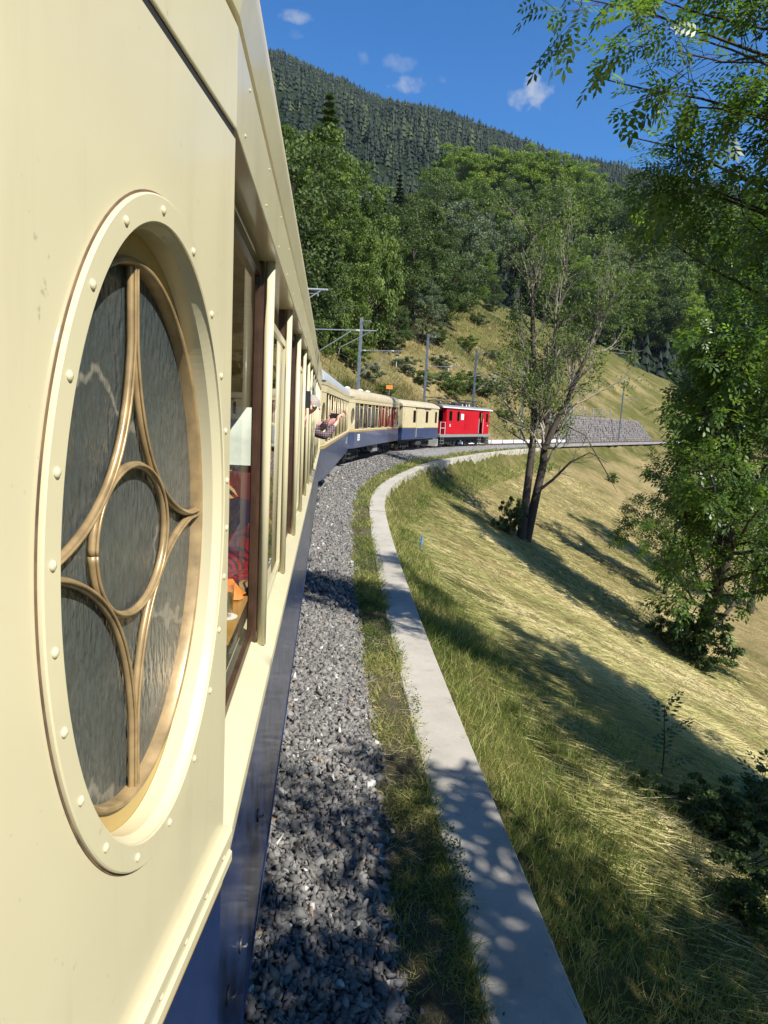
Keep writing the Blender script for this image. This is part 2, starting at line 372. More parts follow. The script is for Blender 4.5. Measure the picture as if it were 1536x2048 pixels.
MAT['leaf_mid'] = tinted('mid_green_leaf', [(0, (.05, .082, .016)), (.6, (.092, .138, .024)), (1, (.16, .20, .036))], .6, .28)
MAT['leaf_bright'] = tinted('bright_green_leaf', [(0, (.08, .12, .018)), (.6, (.15, .21, .028)), (1, (.23, .28, .04))], .6, .3)
MAT['leaf_grey'] = tinted('grey_green_leaf', [(0, (.06, .08, .045)), (.6, (.10, .13, .07)), (1, (.15, .18, .09))], .6, .2)
MAT['needle'] = tinted('conifer_needles', [(0, (.006, .014, .010)), (.5, (.016, .030, .017)), (.85, (.036, .052, .022)), (1, (.065, .08, .03))], .75, .1)
MAT['larch'] = tinted('larch_needles', [(0, (.04, .07, .02)), (.6, (.075, .115, .03)), (1, (.11, .15, .04))], .7, .2)
MAT['hay'] = tinted('hay_strand', [(0, (.17, .185, .06)), (.4, (.34, .33, .13)), (.8, (.50, .445, .215)), (1, (.66, .57, .33))], .8, .2, .2, (1, .95, .6))
MAT['grass'] = tinted('green_grass_blade', [(0, (.05, .08, .018)), (.45, (.12, .16, .034)), (.75, (.24, .25, .07)), (1, (.42, .35, .16))], .6, .35, .3)
MAT['drygrass'] = tinted('tall_dry_grass', [(0, (.06, .08, .022)), (.35, (.14, .125, .045)), (.7, (.26, .19, .085)), (1, (.43, .31, .155))], .8, .25, .2, (1, .9, .5))

# ------------------------------------------------------------------ the railway alignment
def spline(P, n):
    P = np.array(P, float); t = np.r_[0, np.cumsum(np.hypot(*np.diff(P, axis=0).T))]; m = len(t); A = np.zeros((m, m)); b = np.zeros((m, 2)); h = np.diff(t)
    A[0, 0] = A[-1, -1] = 1
    for i in range(1, m-1):
        A[i, i-1] = h[i-1]; A[i, i] = 2*(h[i-1]+h[i]); A[i, i+1] = h[i]
        b[i] = 3*((P[i+1]-P[i])/h[i]-(P[i]-P[i-1])/h[i-1])
    c = np.linalg.solve(A, b); tt = np.linspace(0, t[-1], n); i = np.clip(np.searchsorted(t, tt, side='right')-1, 0, m-2)
    x = (tt-t[i])[:, None]; hh = h[i][:, None]
    B = (P[i+1]-P[i])/hh-hh*(2*c[i]+c[i+1])/3; D = (c[i+1]-c[i])/(3*hh)
    return P[i]+B*x+c[i]*x**2+D*x**3
class Path:
    def __init__(s, P):
        s.Q = spline(P, 2400); s.L = np.r_[0, np.cumsum(np.hypot(*np.diff(s.Q, axis=0).T))]; s.s0 = np.interp(0, s.Q[:, 1], s.L)
        s.q = s.Q[::5]; s.ql = s.L[::5]-s.s0
        d = np.gradient(s.q, axis=0); d /= np.hypot(d[:, 0], d[:, 1])[:, None]; s.n = np.stack([d[:, 1], -d[:, 0]], 1)
    def at(s, v): return np.array([np.interp(v+s.s0, s.L, s.Q[:, 0]), np.interp(v+s.s0, s.L, s.Q[:, 1])])
    def head(s, v):
        d = s.at(v+.4)-s.at(v-.4); return math.atan2(d[0], d[1])
    def off(s, v, o):
        h = s.head(v); return s.at(v)+o*np.array([math.cos(h), -math.sin(h)])
    def dist(s, X, Y):
        X = np.ravel(np.asarray(X, float)); Y = np.ravel(np.asarray(Y, float)); D = np.empty(len(X)); S = np.empty(len(X))
        for a in range(0, len(X), 8000):
            dx = X[a:a+8000, None]-s.q[None, :, 0]; dy = Y[a:a+8000, None]-s.q[None, :, 1]
            i = np.argmin(dx*dx+dy*dy, 1); k = np.arange(len(i))
            sg = dx[k, i]*s.n[i, 0]+dy[k, i]*s.n[i, 1]
            D[a:a+8000] = np.sign(sg)*np.sqrt(dx[k, i]**2+dy[k, i]**2); S[a:a+8000] = s.ql[i]
        return D, S
TRACK = Path([(-1.53, -60), (-1.53, -20), (-1.53, 0), (-1.53, 13), (-1.42, 20), (-.95, 28), (-.3, 34.4), (1.3, 42), (3.85, 50.5), (7.5, 58.6), (11.2, 65), (15.4, 71.3), (23, 81), (34, 95), (60, 127), (95, 170), (160, 250)])
WALL = Path([(1.43, -60), (1.43, -6), (1.43, 8), (1.5, 12), (1.75, 19.3), (2.25, 26), (3.9, 34.3), (7.0, 44.6), (12.6, 57.6), (20.4, 72), (27, 81.5), (38, 95.5), (64, 127.5), (99, 170.5), (164, 250)])
WTOP = -.35
def ss(a, b, x): 
    t = np.clip((x-a)/(b-a), 0, 1); return t*t*(3-2*t)
_ph = RNG.uniform(0, 6.28, 40); _dr = RNG.uniform(0, 6.28, 40)
def waves(x, y, base, n=8, k0=0):
    z = 0
    for i in range(n):
        f = base*1.55**(i/2+i*.35); a = _dr[k0+i]; z = z + np.sin((x*math.cos(a)+y*math.sin(a))*f+_ph[k0+i]+1.3*np.sin(y*f*.37+i))/(1.25**i)
    return z/3.0
def height(X, Y):
    X = np.asarray(X, float); Y = np.asarray(Y, float); sh = X.shape; X = X.ravel(); Y = Y.ravel()
    d, s = TRACK.dist(X, Y); u, s2 = WALL.dist(X, Y)
    left = np.interp(-d, [2.3, 3.1, 4.5, 8, 14, 28, 60, 100, 180, 400], [-.55, -.6, .1, 2.6, 7.4, 17, 34, 50, 66, 80])
    left = left + waves(X, Y, .10, 8)*ss(4, 20, -d)*1.1 + waves(X, Y, .5, 6, 10)*ss(3, 8, -d)*.18
    drop = .22+.65*ss(12, 30, s2)
    right = WTOP-.06-drop*ss(0, .55, u)+np.interp(u, [0, 3, 10, 18, 32, 60, 200], [0, -1.3, -4.6, -8.2, -12, -14, -18])
    right = right + waves(X, Y, .35, 7, 20)*.20*ss(.6, 5, u)+waves(X, Y, .1, 4, 30)*.5*ss(4, 20, u)
    z = np.where(u > 0, right, np.where(d < -2.3, left, -.55))
    return z.reshape(sh)
def H1(x, y): return float(height(np.array([x]), np.array([y]))[0])

# ------------------------------------------------------------------ ground sheet
def axis_(parts):
    out = []
    for a, b, st in parts: out += list(np.arange(a, b, st))
    return np.array(out+[parts[-1][1]])
xs = axis_([(-400, -120, 28), (-120, -40, 6), (-40, -3, 1.6), (-3, 3, .3), (3, 16, .35), (16, 40, .8), (40, 120, 2.5), (120, 400, 28)])
ys = axis_([(-200, -20, 20), (-20, 0, 2), (0, 14, .35), (14, 46, .55), (46, 130, 1.3), (130, 240, 4), (240, 420, 20)])
GX, GY = np.meshgrid(xs, ys, indexing='ij'); GZ = height(GX, GY)
# tuck the sheet under trackbed and wall
ix = np.arange(len(xs)*len(ys)).reshape(len(xs), len(ys))
F = np.stack([ix[:-1, :-1], ix[1:, :-1], ix[1:, 1:], ix[:-1, 1:]], -1).reshape(-1, 4)
me = np_mesh('ground', np.stack([GX, GY, GZ], -1).reshape(-1, 3), F, smooth=True)
u_, s_ = WALL.dist(GX.ravel(), GY.ravel()); d_, sd_ = TRACK.dist(GX.ravel(), GY.ravel())
hay = np.where(u_ > 0, .15+.65*ss(.8, 3.0, u_+waves(GX.ravel(), GY.ravel(), .6, 5)*.8), .38+.2*ss(55, 75, sd_)-.32*ss(88, 115, sd_))
hay = hay - .5*ss(26, 50, -d_)*(u_ < 0)
at_ = me.attributes.new('hay', 'FLOAT', 'POINT'); at_.data.foreach_set('value', hay.astype(np.float32))
link('ground', me, MAT['ground'], kind='structure')

# ------------------------------------------------------------------ mountain and its forest
def az_el(px, py):
    d = FW+RT*(px-768)/1400+UP*(1024-py)/1400; return math.degrees(math.atan2(d[0], d[1])), d[2]/math.hypot(d[0], d[1])
ridge = [az_el(*p) for p in ((515, 104), (560, 108), (620, 135), (700, 172), (770, 206), (850, 218), (950, 250), (1040, 282), (1120, 308), (1230, 330), (1330, 352), (1536, 385))]
ra = np.array([-70, -40, -15]+[r[0] for r in ridge]+[50, 80]); rt_ = np.array([.40, .50, .53]+[r[1]-.003 for r in ridge]+[.17, .14])
RR = 1250.0
_az0 = np.linspace(-75, 85, 120); _z0 = height(255*np.sin(np.radians(_az0)), 255*np.cos(np.radians(_az0)))-14
def mountain_z(az, r):
    zr = np.interp(az, ra, rt_)*RR+2.6
    q = np.clip((r-255)/(RR-255), 0, 1.3)
    z0 = np.interp(az, _az0, _z0)
    prof = np.where(q < 1, q**.97, 1-.9*(q-1))
    x = r*np.sin(np.radians(az)); y = r*np.cos(np.radians(az))
    return z0+(zr-z0)*prof+waves(x, y, .008, 8, 3)*20*np.clip(q*3, 0, 1)*np.clip((1.0-q)*3+.06, 0, 1)
def land(X, Y):
    X = np.asarray(X, float); Y = np.asarray(Y, float); h = height(X, Y); r = np.hypot(X, Y); m = mountain_z(np.degrees(np.arctan2(X, Y)), np.maximum(r, 256)); return np.where(r > 260, np.maximum(h, m), h)
A_ = np.linspace(-70, 80, 190); R_ = np.r_[np.linspace(255, RR, 90), np.linspace(RR+20, 1560, 8)]
AA, RG = np.meshgrid(A_, R_, indexing='ij'); MZ = mountain_z(AA, RG)
ix = np.arange(AA.size).reshape(AA.shape); F = np.stack([ix[:-1, :-1], ix[1:, :-1], ix[1:, 1:], ix[:-1, 1:]], -1).reshape(-1, 4)
link('mountain', np_mesh('mountain', np.stack([RG*np.sin(np.radians(AA)), RG*np.cos(np.radians(AA)), MZ], -1).reshape(-1, 3), F, smooth=True), MAT['mountain'], kind='structure')
def conifer_template(rng, tiers=3, k=4):
    V = []; Fc = []
    for i in range(tiers):
        z0 = .06+.86*i/tiers; z1 = min(1.0, z0+.40*(1-.35*i/tiers)); r = .17*(1-i/tiers)**.85+.012
        b = len(V); V.append((0, 0, z1))
        for j in range(2*k):
            a = math.pi*j/k+rng.uniform(-.2, .2); q = r*(rng.uniform(.85, 1.25) if j % 2 == 0 else rng.uniform(.42, .62)); V.append((q*math.cos(a), q*math.sin(a), z0+rng.uniform(-.03, .02)-(.03 if j % 2 == 0 else -.05)))
        for j in range(2*k): Fc.append((b, b+1+j, b+1+(j+1) % (2*k)))
    return np.array(V), np.array(Fc)
temps = [conifer_template(RNG) for _ in range(5)]
NF = 16500
az = RNG.uniform(-13, 40, NF); rr = np.sqrt(RNG.uniform(290**2, (RR+25)**2, NF)); zz = mountain_z(az, rr)-1.0
px_ = rr*np.sin(np.radians(az)); py_ = rr*np.cos(np.radians(az))
scar = (np.abs(az-(4.6+ (rr-900)*.002)) < .42+.3*np.sin(rr*.05)) & (rr > 770) & (rr < 960)
clear = (waves(px_, py_, .011, 7, 8) > .62) | scar
keep = ~clear; az, rr, zz, px_, py_ = az[keep], rr[keep], zz[keep], px_[keep], py_[keep]
Vs, Fs, Ts = [], [], []; base = 0
pick = RNG.integers(0, 5, len(az)); hh = np.clip(RNG.normal(10.5, 3.2, len(az))+waves(px_, py_, .02, 6, 14)*3, 4, 20); wd = RNG.uniform(1.0, 1.8, len(az)); ro = RNG.uniform(0, 6.28, len(az))
for k in range(5):
    m = pick == k; tv, tf = temps[k]; n = m.sum()
    c, s = np.cos(ro[m])[:, None], np.sin(ro[m])[:, None]; h = hh[m][:, None]; w = wd[m][:, None]
    V = np.stack([px_[m][:, None]+(tv[:, 0]*c-tv[:, 1]*s)*h*w, py_[m][:, None]+(tv[:, 0]*s+tv[:, 1]*c)*h*w, zz[m][:, None]+tv[:, 2]*h], -1)
    Vs.append(V.reshape(-1, 3)); Fs.append((tf[None]+(np.arange(n)*len(tv))[:, None, None]).reshape(-1, 3)+base); base += n*len(tv)
    Ts.append(np.repeat(np.clip(RNG.normal(.42, .24, n)+waves(px_[m], py_[m], .02, 6, 1)*.25, 0, 1), len(tf)))
link('forest', np_mesh('forest', np.concatenate(Vs), np.concatenate(Fs), np.concatenate(Ts)), MAT['needle'], kind='stuff', label='dark conifer forest covering the whole mountain slope', cat='forest')
# pale rock scar among the conifers
mb = MB(); rows = []
for i in range(14):
    r = 770+190*i/13; a0 = 4.6+(r-900)*.002; row = []
    for j in range(7):
        a = a0+(j/6-.5)*(.75+.35*math.sin(i*1.7)); row.append((r*math.sin(R(a)), r*math.cos(R(a)), float(mountain_z(np.array(a), np.array(r)))+5*math.sin(j/6*math.pi)+random.uniform(-2.5, 2.5)))
    rows.append(row)
mb.grid(rows).build('rock_scar', MAT['rock'], label='pale rock scar showing through the mountain forest', cat='rock', smooth=False)

# ------------------------------------------------------------------ trackbed, verge, retaining wall
def wall_off(s):
    p = TRACK.at(s); u, _ = WALL.dist([p[0]], [p[1]]); return -float(u[0])-.5
SV = np.r_[np.arange(-12, 40, .8), np.arange(40, 200, 2.0)]
WO = np.array([wall_off(s) for s in SV])
def wo_(s): return float(np.interp(s, SV, WO))
def edge_(s): return 2.02+.62*(wo_(s)-2.42)
def bed_z(s, d):
    e = edge_(s); return float(np.interp(d, [-2.4, -1.75, -1.25, 1.25, e, e+.15], [-.5, -.1, -.07, -.07, -.36, -.40]))
mb = MB(); rows = []
for s in SV:
    e = edge_(s); row = []
    for d in (-2.5, -1.75, -1.25, 0, 1.25, .5*(1.25+e), e, e+.2):
        p = TRACK.off(s, d); row.append((p[0], p[1], bed_z(s, d)-.02))
    rows.append(row)
mb.grid(rows).build('trackbed', MAT['ballast'], kind='structure', smooth=True)
mb = MB(); rows = []
for s in SV:
    e = edge_(s); w = wo_(s); row = []
    for q in np.linspace(0, 1, 6):
        d = e-.12+(w+.06-e+.12)*q; p = TRACK.off(s, d); row.append((p[0], p[1], -.385+.035*math.sin(q*math.pi)+.02*math.sin(s*1.7+q*5)))
    rows.append(row)
mb.grid(rows).build('verge', MAT['soil'], kind='structure', smooth=True)

# ballast stones: uncountable, one object
def ico():
    bm = bmesh.new(); bmesh.ops.create_icosphere(bm, subdivisions=1, radius=1); V = np.array([v.co[:] for v in bm.verts]); Fc = np.array([[v.index for v in f.verts] for f in bm.faces]); bm.free(); return V, Fc
IV, IF = ico()
def rand_rot(n):
    q = RNG.normal(size=(n, 4)); q /= np.linalg.norm(q, axis=1)[:, None]; w, x, y, z = q.T
    return np.stack([1-2*(y*y+z*z), 2*(x*y-z*w), 2*(x*z+y*w), 2*(x*y+z*w), 1-2*(x*x+z*z), 2*(y*z-x*w), 2*(x*z-y*w), 2*(y*z+x*w), 1-2*(x*x+y*y)], -1).reshape(n, 3, 3)
HULLS = []
for _ in range(22):                              # angular broken stone: hulls of a few points
    bm = bmesh.new(); npt = int(RNG.integers(6, 9)); q = RNG.normal(size=(npt, 3)); q /= np.linalg.norm(q, axis=1)[:, None]; q *= RNG.uniform(.8, 1.1, (npt, 1))*np.array([1.45, 1.0, RNG.uniform(.5, .9)])
    for p_ in q: bm.verts.new(p_)
    bmesh.ops.convex_hull(bm, input=bm.verts[:]); bmesh.ops.delete(bm, geom=[v for v in bm.verts if not v.link_faces], context='VERTS'); bmesh.ops.triangulate(bm, faces=bm.faces[:]); bm.verts.index_update()
    HULLS.append((np.array([v.co[:] for v in bm.verts]), np.array([[v.index for v in f.verts] for f in bm.faces]))); bm.free()
def stones(S, D, size, lift):
    n = len(S); P = np.array([(*TRACK.off(s, d), bed_z(s, d)) for s, d in zip(S, D)]); P[:, 2] += lift
    k = RNG.integers(0, len(HULLS), n); Rm = rand_rot(n); sc = size*RNG.uniform(.6, 1.4, n)
    tint = np.clip(RNG.normal(.5, .2, n), 0, .9); tint[RNG.uniform(size=n) < .02] = 1.0; tint[RNG.uniform(size=n) < .015] = .95
    Vv, Ff, Tt, b = [], [], [], 0
    for h in range(len(HULLS)):
        m = np.nonzero(k == h)[0]; hv, hf = HULLS[h]
        V = np.einsum('nij,vj->nvi', Rm[m], hv)*sc[m][:, None, None]+P[m][:, None, :]
        Vv.append(V.reshape(-1, 3)); Ff.append((hf[None]+(np.arange(len(m))*len(hv))[:, None, None]).reshape(-1, 3)+b); b += len(m)*len(hv); Tt.append(np.repeat(tint[m], len(hf)))
    return np.concatenate(Vv), np.concatenate(Ff), np.concatenate(Tt)
parts = []
def scatter(n, s0, s1, d0, size, lift, spill=.12, pw=1.0):
    S = s0+(s1-s0)*RNG.uniform(0, 1, n)**pw
    E_ = np.array([edge_(s) for s in S]); D = d0+(E_-d0)*RNG.uniform(0, 1, n)+np.abs(RNG.normal(0, spill, n))*(RNG.uniform(size=n) < .3)
    parts.append(stones(S, D, size, RNG.uniform(-.3, .35, n)*size+lift))
scatter(12500, 1.2, 9.5, 1.15, .026, .0)
scatter(2600, 1.2, 9.5, 1.15, .037, .008, .22)
scatter(8000, 9.5, 24, 1.1, .038, .0, pw=1.2)
scatter(5000, 24, 52, 1.1, .05, .0, .2, pw=1.3)
Vc, Fc, Tc, b = [], [], [], 0
for V, Fx, T in parts: Vc.append(V); Fc.append(Fx+b); Tc.append(T); b += len(V)
link('ballast_stones', np_mesh('ballast_stones', np.concatenate(Vc), np.concatenate(Fc), np.concatenate(Tc)), MAT['stone'], kind='stuff', label='grey crushed stone ballast beside the train', cat='gravel')

wall_t = thing('retaining_wall', 'low curved concrete retaining wall between ballast and grass slope', 'wall')
s = -10.0; i = 0
while s < 84:
    ln = 27.0 if i == 0 else 4.2; mb = MB(); rows = []; dz = random.uniform(-.012, .012)
    for k in range(25):
        q = s+.012+(ln-.024)*k/24
        a = WALL.off(q, -.5); b2 = WALL.off(q, 0); c = WALL.off(q, .02)
        zt = WTOP+dz; w = .012
        al = WALL.off(q, -.5+w); br = WALL.off(q, -w)
        rows.append([(a[0], a[1], -1.0), (a[0], a[1], zt-w), (al[0], al[1], zt), (br[0], br[1], zt), (b2[0], b2[1], zt-w), (c[0], c[1], -2.3)])
    mb.grid(rows)
    for rw in (rows[0], rows[-1]): mb.add(rw, [tuple(range(6))])
    mb.build('wall_segment', MAT['concrete'], wall_t); s += ln; i += 1

# rails and sleepers
trk = thing('railway_track', 'rusty metre gauge rails curving away past the red locomotive', 'track'); trk['kind'] = 'structure'
for o in (-.5, .5):
    mb = MB(); rows = []
    for s in np.arange(-8, 195, 1.5):
        row = []
        for dx, dz in ((-.06, -.14), (.06, -.14), (.055, -.125), (.009, -.115), (.009, -.04), (.033, -.03), (.033, 0), (-.033, 0), (-.033, -.03), (-.009, -.04), (-.009, -.115), (-.055, -.125)):
            p = TRACK.off(s, o+dx); row.append((p[0], p[1], dz))
        rows.append(row)
    mb.grid(rows, True).build('rail', MAT['rust_rail'], trk)
slp = MB().box((0, 0, 0), (2.0, .24, .12)).mesh('sleeper'); slp.materials.append(MAT['sleeper'])
for s in np.arange(52, 140, .7):
    o = link('sleeper', slp, None, trk); p = TRACK.at(s); o.location = (p[0], p[1], -.16); o.rotation_euler = (0, 0, -TRACK.head(s))

# white edging slabs beyond the locomotive
kb = thing('white_kerb', 'low white concrete edging slabs beside the track past the red locomotive', 'kerb')
for s in np.arange(73.5, 106, 3.1):
    mb = MB(); rows = []
    for k in range(4):
        q = s+2.75*k/3; a = TRACK.off(q, -2.05); b2 = TRACK.off(q, -2.35); rows.append([(a[0], a[1], -.3), (a[0], a[1], .25), (b2[0], b2[1], .25), (b2[0], b2[1], -.3)])
    mb.grid(rows)
    for rw in (rows[0], rows[-1]): mb.add(rw, [(0, 1, 2, 3)])
    mb.build('slab', MAT['white'], kb)

# dry-stone retaining wall at the far bend
sw = thing('stone_wall', 'grey rough stone retaining wall behind the track at the far bend', 'wall')
mb = MB(); rows = []
for s in np.arange(106, 164, 2):
    a = TRACK.off(s, -3.6); b2 = TRACK.off(s, -4.5); c = TRACK.off(s, -6.5); ht = 3.5*ss(104, 112, s)*(1-ss(152, 163, s))+.2; rows.append([(a[0], a[1], -.6), (b2[0], b2[1], ht), (c[0], c[1], ht+.1)])
mb.grid(rows).build('core', MAT['masonry'], sw)
mb = MB()
for s in np.arange(107, 162, .75):
    ht = float(3.5*ss(104, 112, s)*(1-ss(152, 163, s)))
    z = -.3; crs = 0
    while z < ht-.2:
        hh_ = .36; crs += 1; q = (z+.6)/(3.5+.8); d = -3.6-.9*q+random.uniform(.02, .16)
        s2 = s+random.uniform(-.08, .08)+(.375 if crs % 2 else 0); wdt = random.uniform(.5, .8)
        pts = []
        for dd in (d, d-.5):
            for sx in (-wdt/2, wdt/2):
                for zz_ in (z+.03, z+hh_-.03):
                    p = TRACK.off(s2+sx, dd); pts.append((p[0]+random.uniform(-.04, .04), p[1]+random.uniform(-.04, .04), zz_+random.uniform(-.04, .04)))
        mb.add(pts, [(0, 1, 3, 2), (4, 6, 7, 5), (0, 4, 5, 1), (2, 3, 7, 6), (1, 5, 7, 3), (0, 2, 6, 4)]); z += hh_
o = mb.build('stones', MAT['masonry'], sw); o['kind'] = 'stuff'
# rockfall fence above it
rf = thing('rockfall_fence', 'grey cable rockfall fence on the slope above the stone wall', 'fence')
fp = [(TRACK.off(s, -8.5)) for s in np.arange(112, 150, 5.2)]
for p in fp:
    z = H1(*p); MB().tube([(p[0], p[1], z-.2), (p[0], p[1], z+2.6)], .07, 6).build('post', MAT['steel'], rf)
for k in range(6):
    mb = MB(); mb.tube([(p[0], p[1], H1(*p)+.3+k*.44) for p in fp], .025, 4).build('cable', MAT['steel'], rf)

# ------------------------------------------------------------------ train
def place_vehicle(o, s0, s1):
    a = TRACK.at(s0); b = TRACK.at(s1); m = (a+b)/2; o.location = (m[0], m[1], 0); o.rotation_euler = (0, 0, -math.atan2(b[0]-a[0], b[1]-a[1]))
    return float(np.hypot(*(b-a)))
HW = 1.35; TAP = R(7.5); TL = 1.0
RIVET = MB().lathe([(.0062, 0), (.0055, .002), (.0034, .0034), (0, .004)], k=10).mesh('rivet', True)
RIVET.materials.append(MAT['cream'])
def wheelset(parent, y, r=.36):
    for sx in (-1, 1):
        o = MB().lathe([(0, -.05), (r*.35, -.05), (r*.4, -.02), (r*.8, -.02), (r*.85, -.06), (r, -.06), (r, .05), (r*.85, .05), (0, .05)], (sx*.56, 0, r), 'x', 18).build('wheel', MAT['dark_steel'], parent, True); o.location = (0, y, 0)
def bogie(parent, y, base=1.8):
    b = MB()
    for sx in (-1, 1):
        b.bb(sx*.78-.05, sx*.78+.05, y-base/2-.45, y+base/2+.45, .42, .62)
        for yy in (-base/2, base/2): b.bb(sx*.84-.07, sx*.84+.07, y+yy-.16, y+yy+.16, .22, .5)
        for yy in (-.25, .25): b.tube([(sx*.86, y+yy, .2), (sx*.86, y+yy, .5)], .08, 8)
    b.bb(-.8, .8, y-.25, y+.25, .4, .6)
    o = b.build('bogie', MAT['black'], parent)
    for yy in (-base/2, base/2): wheelset(o, y+yy)
    return o

def coach(name, label, L, mats, near=False, group=None, vents=()):
    cream, blue, roofm = mats
    t = thing(name, label, 'railway carriage', group=group); yc = L/2-TL*math.cos(TAP)
    he = HW-TL*math.sin(TAP); ye = L/2
    def plan(o): # right-hand plan polyline rear to front, offset outward by o
        return [(he+o, -ye), (HW+o, -yc), (HW+o, yc), (he+o, ye)]
    def strip(nm, prof, mat, sg, bevel=0, **k):  # prof: closed list of (offset, z)
        mb = MB(); rows = []
        for i in range(4): rows.append([(sg*plan(o)[i][0], plan(o)[i][1], z) for o, z in prof])
        mb.grid(rows, True)
        for rw in (rows[0], rows[-1]): mb.add(rw, [tuple(range(len(prof)))])
        return mb.build(nm, mat, t, bevel=bevel, **k)
    for sg in (1, -1):
        strip('lower_panel', [(-.008, .84), (-.004, 1.630), (-.05, 1.630), (-.05, .84)], blue, sg, .004 if near else 0)
        strip('bottom_edge', [(-.004, .815), (-.004, .838), (-.06, .838), (-.06, .815)], blue, sg)
        strip('gold_line', [(-.002, 1.632), (-.002, 1.698), (-.05, 1.698), (-.05, 1.632)], MAT['gold'], sg)
        strip('belt_rail', [(.012, 1.70), (.012, 1.735), (-.005, 1.745), (-.06, 1.772), (-.11, 1.785), (-.11, 1.70)], cream, sg, .003 if near else 0)
        hd = strip('header', [(.0, 3.082), (.0, 3.25), (-.02, 3.25), (-.10, 3.25), (-.10, 3.082)], cream, sg, .003 if near else 0)
        strip('gutter_seam', [(-.012, 3.248), (-.012, 3.268), (-.09, 3.268), (-.09, 3.248)], MAT['rubber'], sg)
        strip('cantrail', [(.002, 3.266), (.016, 3.35), (.016, 3.372), (-.09, 3.372), (-.09, 3.266)], cream, sg)
        strip('header_gap', [(-.008, 3.064), (-.008, 3.086), (-.085, 3.086), (-.085, 3.064)], MAT['rubber'], sg) if False else None
        # interior side lining below the windows
        strip('lining', [(-.055, 1.0), (-.055, 1.69), (-.09, 1.69), (-.09, 1.0)], MAT['interior'], sg)
        # window bays
        nb = max(3, round(2*yc/1.125)); pit = 2*yc/nb
        for i in range(nb+1):
            y = -yc+i*pit; mb = MB()
            if 0 < i < nb:
                mb.tube([(sg*(HW-.032), y, 1.76), (sg*(HW-.032), y, 3.09)], .0165, 12)
                o = mb.build('pillar', cream, t, True)
                MB().bb(sg*(HW-.082), sg*(HW-.050), y-.018, y+.018, 1.77, 3.1).build('mullion', MAT['brown'], t)
            if i == nb: break
            y0, y1 = y+.021, y+pit-.021
            xg = HW-.066 if i % 2 == 0 else HW-.052
            z0, z1 = 1.80, (3.06 if i % 2 == 0 else 2.93)
            w = pane(t, [(sg*xg, y0+.015, z0+.02), (sg*xg, y1-.015, z0+.02), (sg*xg, y1-.015, z1-.02), (sg*xg, y0+.015, z1-.02)], (sg, 0, 0), MAT['pane_inner' if near and i == 0 and sg == 1 else 'pane'])
            f = MB(); wf = .022 if i % 2 == 0 else .016
            fx0, fx1 = sg*(xg-.010), sg*(xg+.008)
            f.bb(fx0, fx1, y0, y1, z0, z0+.03); f.bb(fx0, fx1, y0, y1, z1-.03, z1); f.bb(fx0, fx1, y0, y0+wf, z0+.03, z1-.03); f.bb(fx0, fx1, y1-wf, y1, z0+.03, z1-.03)
            f.build('sash', MAT['brown'] if i % 2 == 0 else cream, w)
        # tapered corner panels with oval window
        for e in (-1, 1):
            fine = near and sg == 1 and e == -1
            N = 180 if fine else 32
            def pt(s, z, o): return (sg*(HW-s*math.sin(TAP)+o*math.cos(TAP)), e*(yc+s*math.cos(TAP)+o*math.sin(TAP)), z)
            sc, zc = .350, 2.410; S0, S1, Z0, Z1 = 0.0, TL, 1.76, 3.068
            A, B = .290, .420
            angs = sorted([2*math.pi*j/N for j in range(N)]+[math.atan2(z-zc, x-sc) % (2*math.pi) for x in (S0, S1) for z in (Z0, Z1)])
            def rect(a):
                c, s_ = math.cos(a), math.sin(a); k = 1e9
                if c > 1e-9: k = min(k, (S1-sc)/c)
                if c < -1e-9: k = min(k, (S0-sc)/c)
                if s_ > 1e-9: k = min(k, (Z1-zc)/s_)
                if s_ < -1e-9: k = min(k, (Z0-zc)/s_)
                return sc+c*k, zc+s_*k
            def el(a, A_, B_):
                # same polar angle on an ellipse
                c, s_ = math.cos(a), math.sin(a); k = 1/math.sqrt((c/A_)**2+(s_/B_)**2); return sc+c*k, zc+s_*k
            mb = MB(); rc = []
            inn = [pt(*el(a, A, B), 0) for a in angs]; out = []; out2 = []; out3 = []
            for a in angs:
                x, z = rect(a); xi = min(max(x, S0+.006), S1-.006); zi = min(max(z, Z0+.004), Z1-.004)
                out.append(pt(xi, zi, 0)); out2.append(pt(x, z, -.006)); out3.append(pt(x, z, -.10))
            mb.grid([inn, out, out2, out3], True)
            cp = mb.build('corner_panel', cream, t)
            m3 = MB(); rw3 = [[pt(q, z, o) for o, z in ((-.004, 3.069), (-.004, 3.0815), (-.06, 3.0815), (-.06, 3.069))] for q in (0, TL)]; m3.grid(rw3, True).build('header_gap', MAT['rubber'], cp)
            # flange
            f = MB(); rows = []
            for dA, o in ((-.002, -.004), (-.002, .0055), (.0, .007), (.0305, .007), (.0325, .0055), (.033, -.003)):
                rows.append([pt(*el(a, A+dA, B+dA), o) for a in angs])
            f.grid(rows, True).build('flange', cream, cp)
            MB().grid([[pt(*el(a, A+.0325, B+.0325), .0015) for a in angs], [pt(*el(a, A+.0355, B+.0355), .0012) for a in angs], [pt(*el(a, A+.036, B+.036), -.002) for a in angs]], True).build('flange_shade', MAT['flange_shade'], cp)  # thin brown ring: the flange's edge shadow put in as colour
            rv = MB().grid([[pt(*el(a, A-.002, B-.002), .002) for a in angs], [pt(*el(a, A-.010, B-.010), -.012) for a in angs], [pt(*el(a, A-.011, B-.011), -.038) for a in angs]], True)
            rv.build('reveal', cream, cp)
            MB().grid([[pt(*el(a, A, B), -.0385) for a in angs], [pt(*el(a, A-.012, B-.046), -.0395) for a in angs]], True).build('backing', MAT['ochre'], cp)
